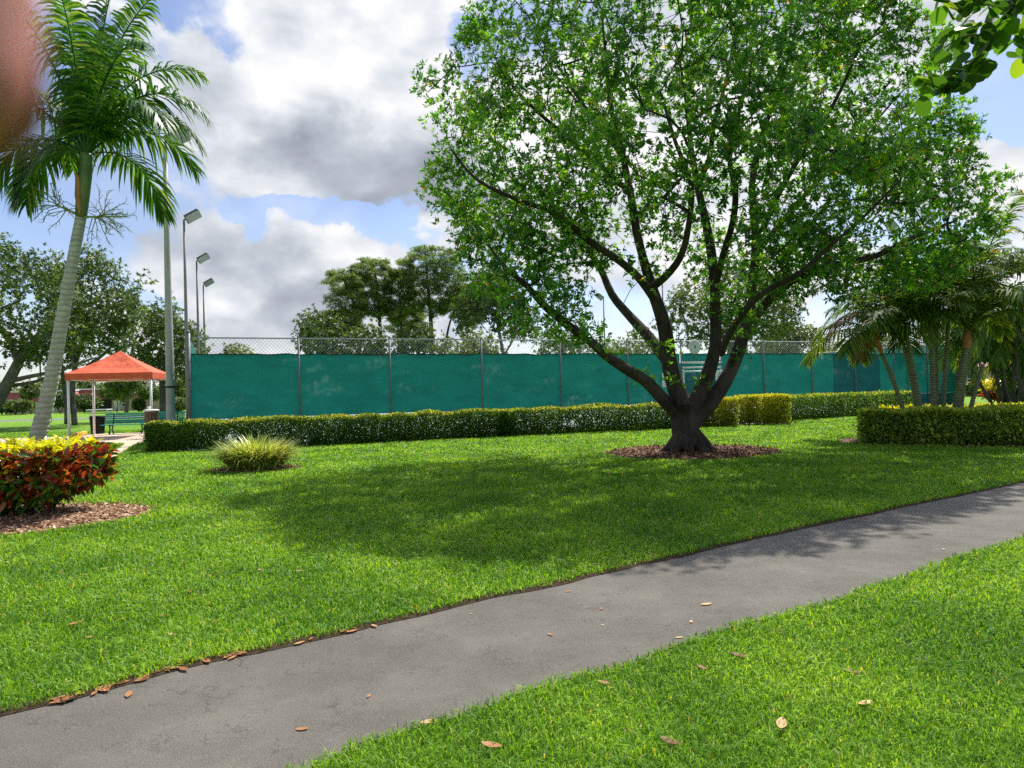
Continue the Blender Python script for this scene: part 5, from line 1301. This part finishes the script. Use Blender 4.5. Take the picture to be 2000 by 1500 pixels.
single = [((252, 1360), .085, 'curled orange brown leaf alone on the asphalt near the left lawn edge'), ((590, 1428), .06, 'round light orange leaf on the asphalt near the bottom'), ((838, 1414), .085, 'tan leaf at the lower edge of the path touching the grass'), ((1180, 1347), .075, 'brown leaf lying in the lower lawn near the path edge'), ((1380, 1183), .09, 'pale pink brown leaf on the path right of its centre'), ((147, 1228), .10, 'large light brown leaf in the upper lawn at the left'), ((960, 1472), .10, 'yellow brown upright leaf in the grass at the bottom'), ((1445, 1293), .10, 'dark red brown leaf standing in the lower lawn'), ((1662, 1325), .10, 'dark brown leaf in the lower lawn right of centre'), ((1527, 1430), .11, 'two toned tan leaf in the lower lawn near the bottom'), ((1690, 1388), .085, 'cream leaf lying flat in the lower lawn'), ((1310, 1465), .10, 'maroon leaf in the grass near the bottom edge'), ((1843, 1075), .05, 'tiny pale leaf on the far right part of the path'), ((1350, 1217), .05, 'small pale orange leaf on the asphalt below the pinkish one')]
for (px, py), L, lab in single:
    onl = ' lower lawn' in lab or 'upper lawn' in lab or 'grass at' in lab or 'in the grass' in lab
    p = G(px, py); p.z = .035 if onl else .008
    sh = .05 if ('dark' in lab or 'maroon' in lab) else (.9 if ('pale' in lab or 'cream' in lab or 'tan' in lab) else .5)
    fallen(p, L, lab, None, .35, sh)
for k in range(44):
    i = gF.integers(32, 74); p = Vector((*UE[i], 0)); t = (Vector(UE[i + 1]) - Vector(UE[i])); nn = Vector((t.y, -t.x, 0)).normalized()
    p = p + nn * float(gF.uniform(-.03, .05)) + Vector((t.x, t.y, 0)) * float(gF.uniform(0, 1)); p.z = .014
    fallen(p, float(gF.uniform(.05, .10)), 'dry brown leaf lying along the upper grass edge of the path', 'dry leaves along the upper path edge', .3, float(gF.uniform(.2, .8)), .4)
for k in range(34):
    d = float(gF.uniform(3.2, 8)); x = float(gF.uniform(-.75, .75)) * d
    inp = bool(inpoly(np.array([x]), np.array([d]), PATH)[0])
    if inp: fallen((x, d, .008), float(gF.uniform(.025, .055)), 'tiny dry leaf scrap on the grey asphalt', 'tiny leaf scraps on the path', .25, float(gF.uniform(.3, 1)))
    else: fallen((x, d, .035), float(gF.uniform(.04, .08)), 'small dry leaf caught in the lawn grass', 'small dry leaves in the lawn', .3, float(gF.uniform(.1, .9)))

# ------------------------------------------------------------------ the photographer's finger at the lens
def cp(px, py, d):      # point at metric distance d in front of the lens
    r = RC @ Vector((px - 1000, 750 - py, -FPX)); return EYE + r * (d / FPX)
skin, nt, b = newmat('skin')
nt.links.new(ramp(nt, [(.36, .13, .10, .3), (.44, .17, .13, .7)], noi(nt, wpos(nt), 200, 4)), b.inputs['Base Color'])
b.inputs['Roughness'].default_value = .5; b.inputs['Subsurface Weight'].default_value = .9; b.inputs['Subsurface Radius'].default_value = (1, .25, .12); b.inputs['Subsurface Scale'].default_value = .006
e = empty('finger', cp(-110, -200, .05), 'out of focus fingertip covering the top left corner of the view', 'finger')
SH = -56
fp = [cp(SH + -96, 292, .05), cp(SH + -97, 284, .05), cp(SH + -99, 262, .05), cp(SH + -100, 215, .05), cp(SH + -102, 150, .05), cp(SH + -106, 60, .05), cp(SH + -112, -120, .05), cp(SH + -125, -330, .05), cp(SH + -160, -620, .052), cp(SH + -200, -860, .056), cp(SH + -300, -1250, .07), cp(SH + -450, -1700, .09)]
mb = MB(); p_, r_ = smooth_line(fp, [.0006, .0022, .0044, .0064, .0073, .0075, .0077, .0080, .0082, .0088, .0092, .0095], 4)
mb.tube(p_, r_, 24); mb.build('skin', skin, e, True)
mb = MB(); vs = []; fsx = []
back = (RC @ Vector((0, 0, -1)))
cx_ = RC @ Vector((1, 0, 0))
for i in range(9):
    c = cp(SH - 100, 262, .05).lerp(cp(SH - 104, -10, .05), i / 8)
    for k in range(9):
        a = (k - 4) / 4 * 1.0; rr2 = .0079 * (.80 if i == 0 else (.93 if i == 1 else 1)); vs.append(c + (cx_ * math.sin(a) + back * math.cos(a)) * rr2)
for i in range(8):
    for k in range(8): j = i * 9 + k; fsx.append((j, j + 1, j + 10, j + 9))
mb.add(vs, fsx); mb.build('nail', simple('nail', (.75, .45, .38), .3), e, True)

# ------------------------------------------------------------------ sky and light
SAZ, SEL = 27.0, 56.0; SUNV = Vector((math.sin(R(27)) * math.cos(R(56)), math.cos(R(27)) * math.cos(R(56)), math.sin(R(56))))      # sun azimuth right of the view direction, elevation
wd = bpy.data.worlds.new('World'); SC.world = wd; wd.use_nodes = True; nt = wd.node_tree; bg = nt.nodes['Background']
sky = nt.nodes.new('ShaderNodeTexSky'); sky.sky_type = 'NISHITA'; sky.sun_disc = False
sky.sun_elevation = R(SEL); sky.sun_rotation = R(SAZ); sky.air_density = 1.0; sky.dust_density = .6; sky.ozone_density = 1.6
tc = nt.nodes.new('ShaderNodeTexCoord'); gen = tc.outputs['Generated']
def vm(op, a, b_=None, scale=None):
    n = nt.nodes.new('ShaderNodeVectorMath'); n.operation = op
    for i, v in enumerate((a, b_)):
        if v is None: continue
        if isinstance(v, (tuple, Vector)): n.inputs[i].default_value = tuple(v)
        else: nt.links.new(v, n.inputs[i])
    if scale is not None: n.inputs['Scale'].default_value = scale
    return n
def ntex(vec, scale, det, ro, dist=0):
    n = nt.nodes.new('ShaderNodeTexNoise'); n.inputs['Scale'].default_value = scale; n.inputs['Detail'].default_value = det; n.inputs['Roughness'].default_value = ro; n.inputs['Distortion'].default_value = dist
    nt.links.new(vec, n.inputs['Vector']); return n
wn = ntex(gen, 5.5, 7, .6)
wsub = vm('SUBTRACT', wn.outputs['Color'], (.5, .5, .5)); wsc = vm('SCALE', wsub.outputs[0], scale=.20)
wdir = vm('ADD', gen, wsc.outputs[0]).outputs[0]
def blob(px, py, rx, ry):
    """soft patch of sky round a direction (rx, ry = half extents in radians)"""
    c = ray(px, py).normalized(); rt = Vector((c.y, -c.x, 0)).normalized(); upv = rt.cross(c)
    d = vm('SUBTRACT', wdir, c).outputs[0]
    a = vm('DOT_PRODUCT', d, rt / rx).outputs['Value']; b2 = vm('DOT_PRODUCT', d, upv / ry).outputs['Value']; c2 = vm('DOT_PRODUCT', d, c / max(rx, ry)).outputs['Value']
    s = math_(nt, 'ADD', math_(nt, 'MULTIPLY', a, a), math_(nt, 'ADD', math_(nt, 'MULTIPLY', b2, b2), math_(nt, 'MULTIPLY', c2, c2)))
    return maprange(nt, math_(nt, 'SQRT', s), .45, 1.25, 1, 0)
def px2r(w_): return w_ / 1300.0
def cloudnoise(off):
    v = vm('ADD', gen, off).outputs[0] if off else gen
    mp = nt.nodes.new('ShaderNodeMapping'); mp.inputs['Scale'].default_value = (1, 1, 1.7); nt.links.new(v, mp.inputs[0])
    a = ntex(mp.outputs[0], 4.2, 10, .54, .15).outputs['Fac']
    vo = nt.nodes.new('ShaderNodeTexVoronoi'); vo.feature = 'SMOOTH_F1'; vo.inputs['Scale'].default_value = 13; vo.inputs['Smoothness'].default_value = .7
    w2 = vm('SCALE', ntex(mp.outputs[0], 9, 6, .6).outputs['Color'], scale=.14).outputs[0]
    nt.links.new(vm('ADD', mp.outputs[0], w2).outputs[0], vo.inputs['Vector'])
    return math_(nt, 'ADD', math_(nt, 'MULTIPLY', a, 1.0), math_(nt, 'MULTIPLY', math_(nt, 'SUBTRACT', .45, vo.outputs['Distance']), .28))
n0 = cloudnoise(None); n1 = cloudnoise((.012, .0, .075))
cov = n0
for (x, y, rx, ry, wt) in [(640, 130, 300, 200, .34), (660, 300, 260, 110, .40), (470, 530, 230, 80, .30), (640, 590, 240, 80, .22), (700, 500, 110, 35, .30), (860, 440, 90, 40, .28), (1960, 330, 150, 80, .35), (1800, 20, 200, 70, .3), (1300, 200, 480, 300, .30), (330, 440, 120, 50, .12), (500, 650, 480, 40, .2), (1400, 560, 300, 90, .12),
                           (370, 20, 110, 45, -.24), (900, 110, 60, 80, -.34), (650, 428, 190, 26, -.46), (40, 400, 120, 80, -.18), (180, 500, 150, 60, -.06), (1960, 180, 130, 60, -.38), (1600, 610, 110, 60, -.2), (1050, 40, 60, 60, -.15), (480, 420, 90, 30, -.1), (260, 300, 130, 120, .06)]:
    cov = math_(nt, 'ADD', cov, math_(nt, 'MULTIPLY', blob(x, y, px2r(rx), px2r(ry)), wt))
veil = maprange(nt, ntex(gen, 3.0, 8, .6, .6).outputs['Fac'], .38, .75, .06, .5)
mask = math_(nt, 'MAXIMUM', math_(nt, 'MAXIMUM', maprange(nt, cov, .45, .68), veil), maprange(nt, vm('DOT_PRODUCT', gen, SUNV).outputs['Value'], math.cos(R(25)), math.cos(R(14)), 0, 1))  # last term adds unseen cloud cover round the sun, carrying the fill glow
shade = math_(nt, 'ADD', math_(nt, 'MULTIPLY', math_(nt, 'SUBTRACT', n1, n0), 1.5), .22)
for (x, y, rx, ry, wt) in [(680, 330, 280, 95, .42), (520, 290, 110, 45, .2), (430, 190, 100, 80, .12), (600, 620, 300, 50, .3), (330, 490, 160, 60, .2), (560, 560, 110, 50, .2), (1960, 420, 120, 50, .25), (640, 90, 220, 90, -.2), (1300, 250, 400, 250, -.15)]:
    shade = math_(nt, 'ADD', shade, math_(nt, 'MULTIPLY', blob(x, y, px2r(rx), px2r(ry)), wt))
shade = math_(nt, 'MINIMUM', math_(nt, 'MAXIMUM', shade, 0.0), 1.0)
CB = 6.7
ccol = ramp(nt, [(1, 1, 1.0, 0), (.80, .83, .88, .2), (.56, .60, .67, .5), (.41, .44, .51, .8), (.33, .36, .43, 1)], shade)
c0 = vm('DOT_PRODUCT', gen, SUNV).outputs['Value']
gl = math_(nt, 'ADD', CB, maprange(nt, c0, math.cos(R(24)), math.cos(R(6)), 0, 45))  # extra cloud brightness round the sun, above the frame, added as soft fill
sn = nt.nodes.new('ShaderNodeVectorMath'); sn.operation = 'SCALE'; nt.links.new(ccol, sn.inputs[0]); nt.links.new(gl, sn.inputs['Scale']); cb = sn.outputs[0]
skyc = mix(nt, 1.0, sky.outputs[0], (1.0, .98, 1.08), 'MULTIPLY')
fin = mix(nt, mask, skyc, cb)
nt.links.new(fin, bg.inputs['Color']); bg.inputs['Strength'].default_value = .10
sd = bpy.data.lights.new('sun', 'SUN'); so = bpy.data.objects.new('sun', sd); COL.objects.link(so)
sd.energy = 4.1; sd.angle = R(.5); sd.color = (1, .95, .86)
sv = Vector((math.sin(R(SAZ)) * math.cos(R(SEL)), math.cos(R(SAZ)) * math.cos(R(SEL)), math.sin(R(SEL))))
so.rotation_euler = sv.to_track_quat('Z', 'Y').to_euler(); so.location = (8, 5, 25)
SC.view_settings.view_transform = 'Standard'; SC.view_settings.look = 'None'; SC.view_settings.gamma = 1.0; SC.view_settings.exposure = 0.60
SC.render.engine = 'CYCLES'
SC.cycles.use_denoising = False; SC.cycles.max_bounces = 8; SC.cycles.transmission_bounces = 4; SC.cycles.diffuse_bounces = 4
SC.cycles.sample_clamp_indirect = 6; SC.cycles.use_adaptive_sampling = True; SC.cycles.adaptive_threshold = .01
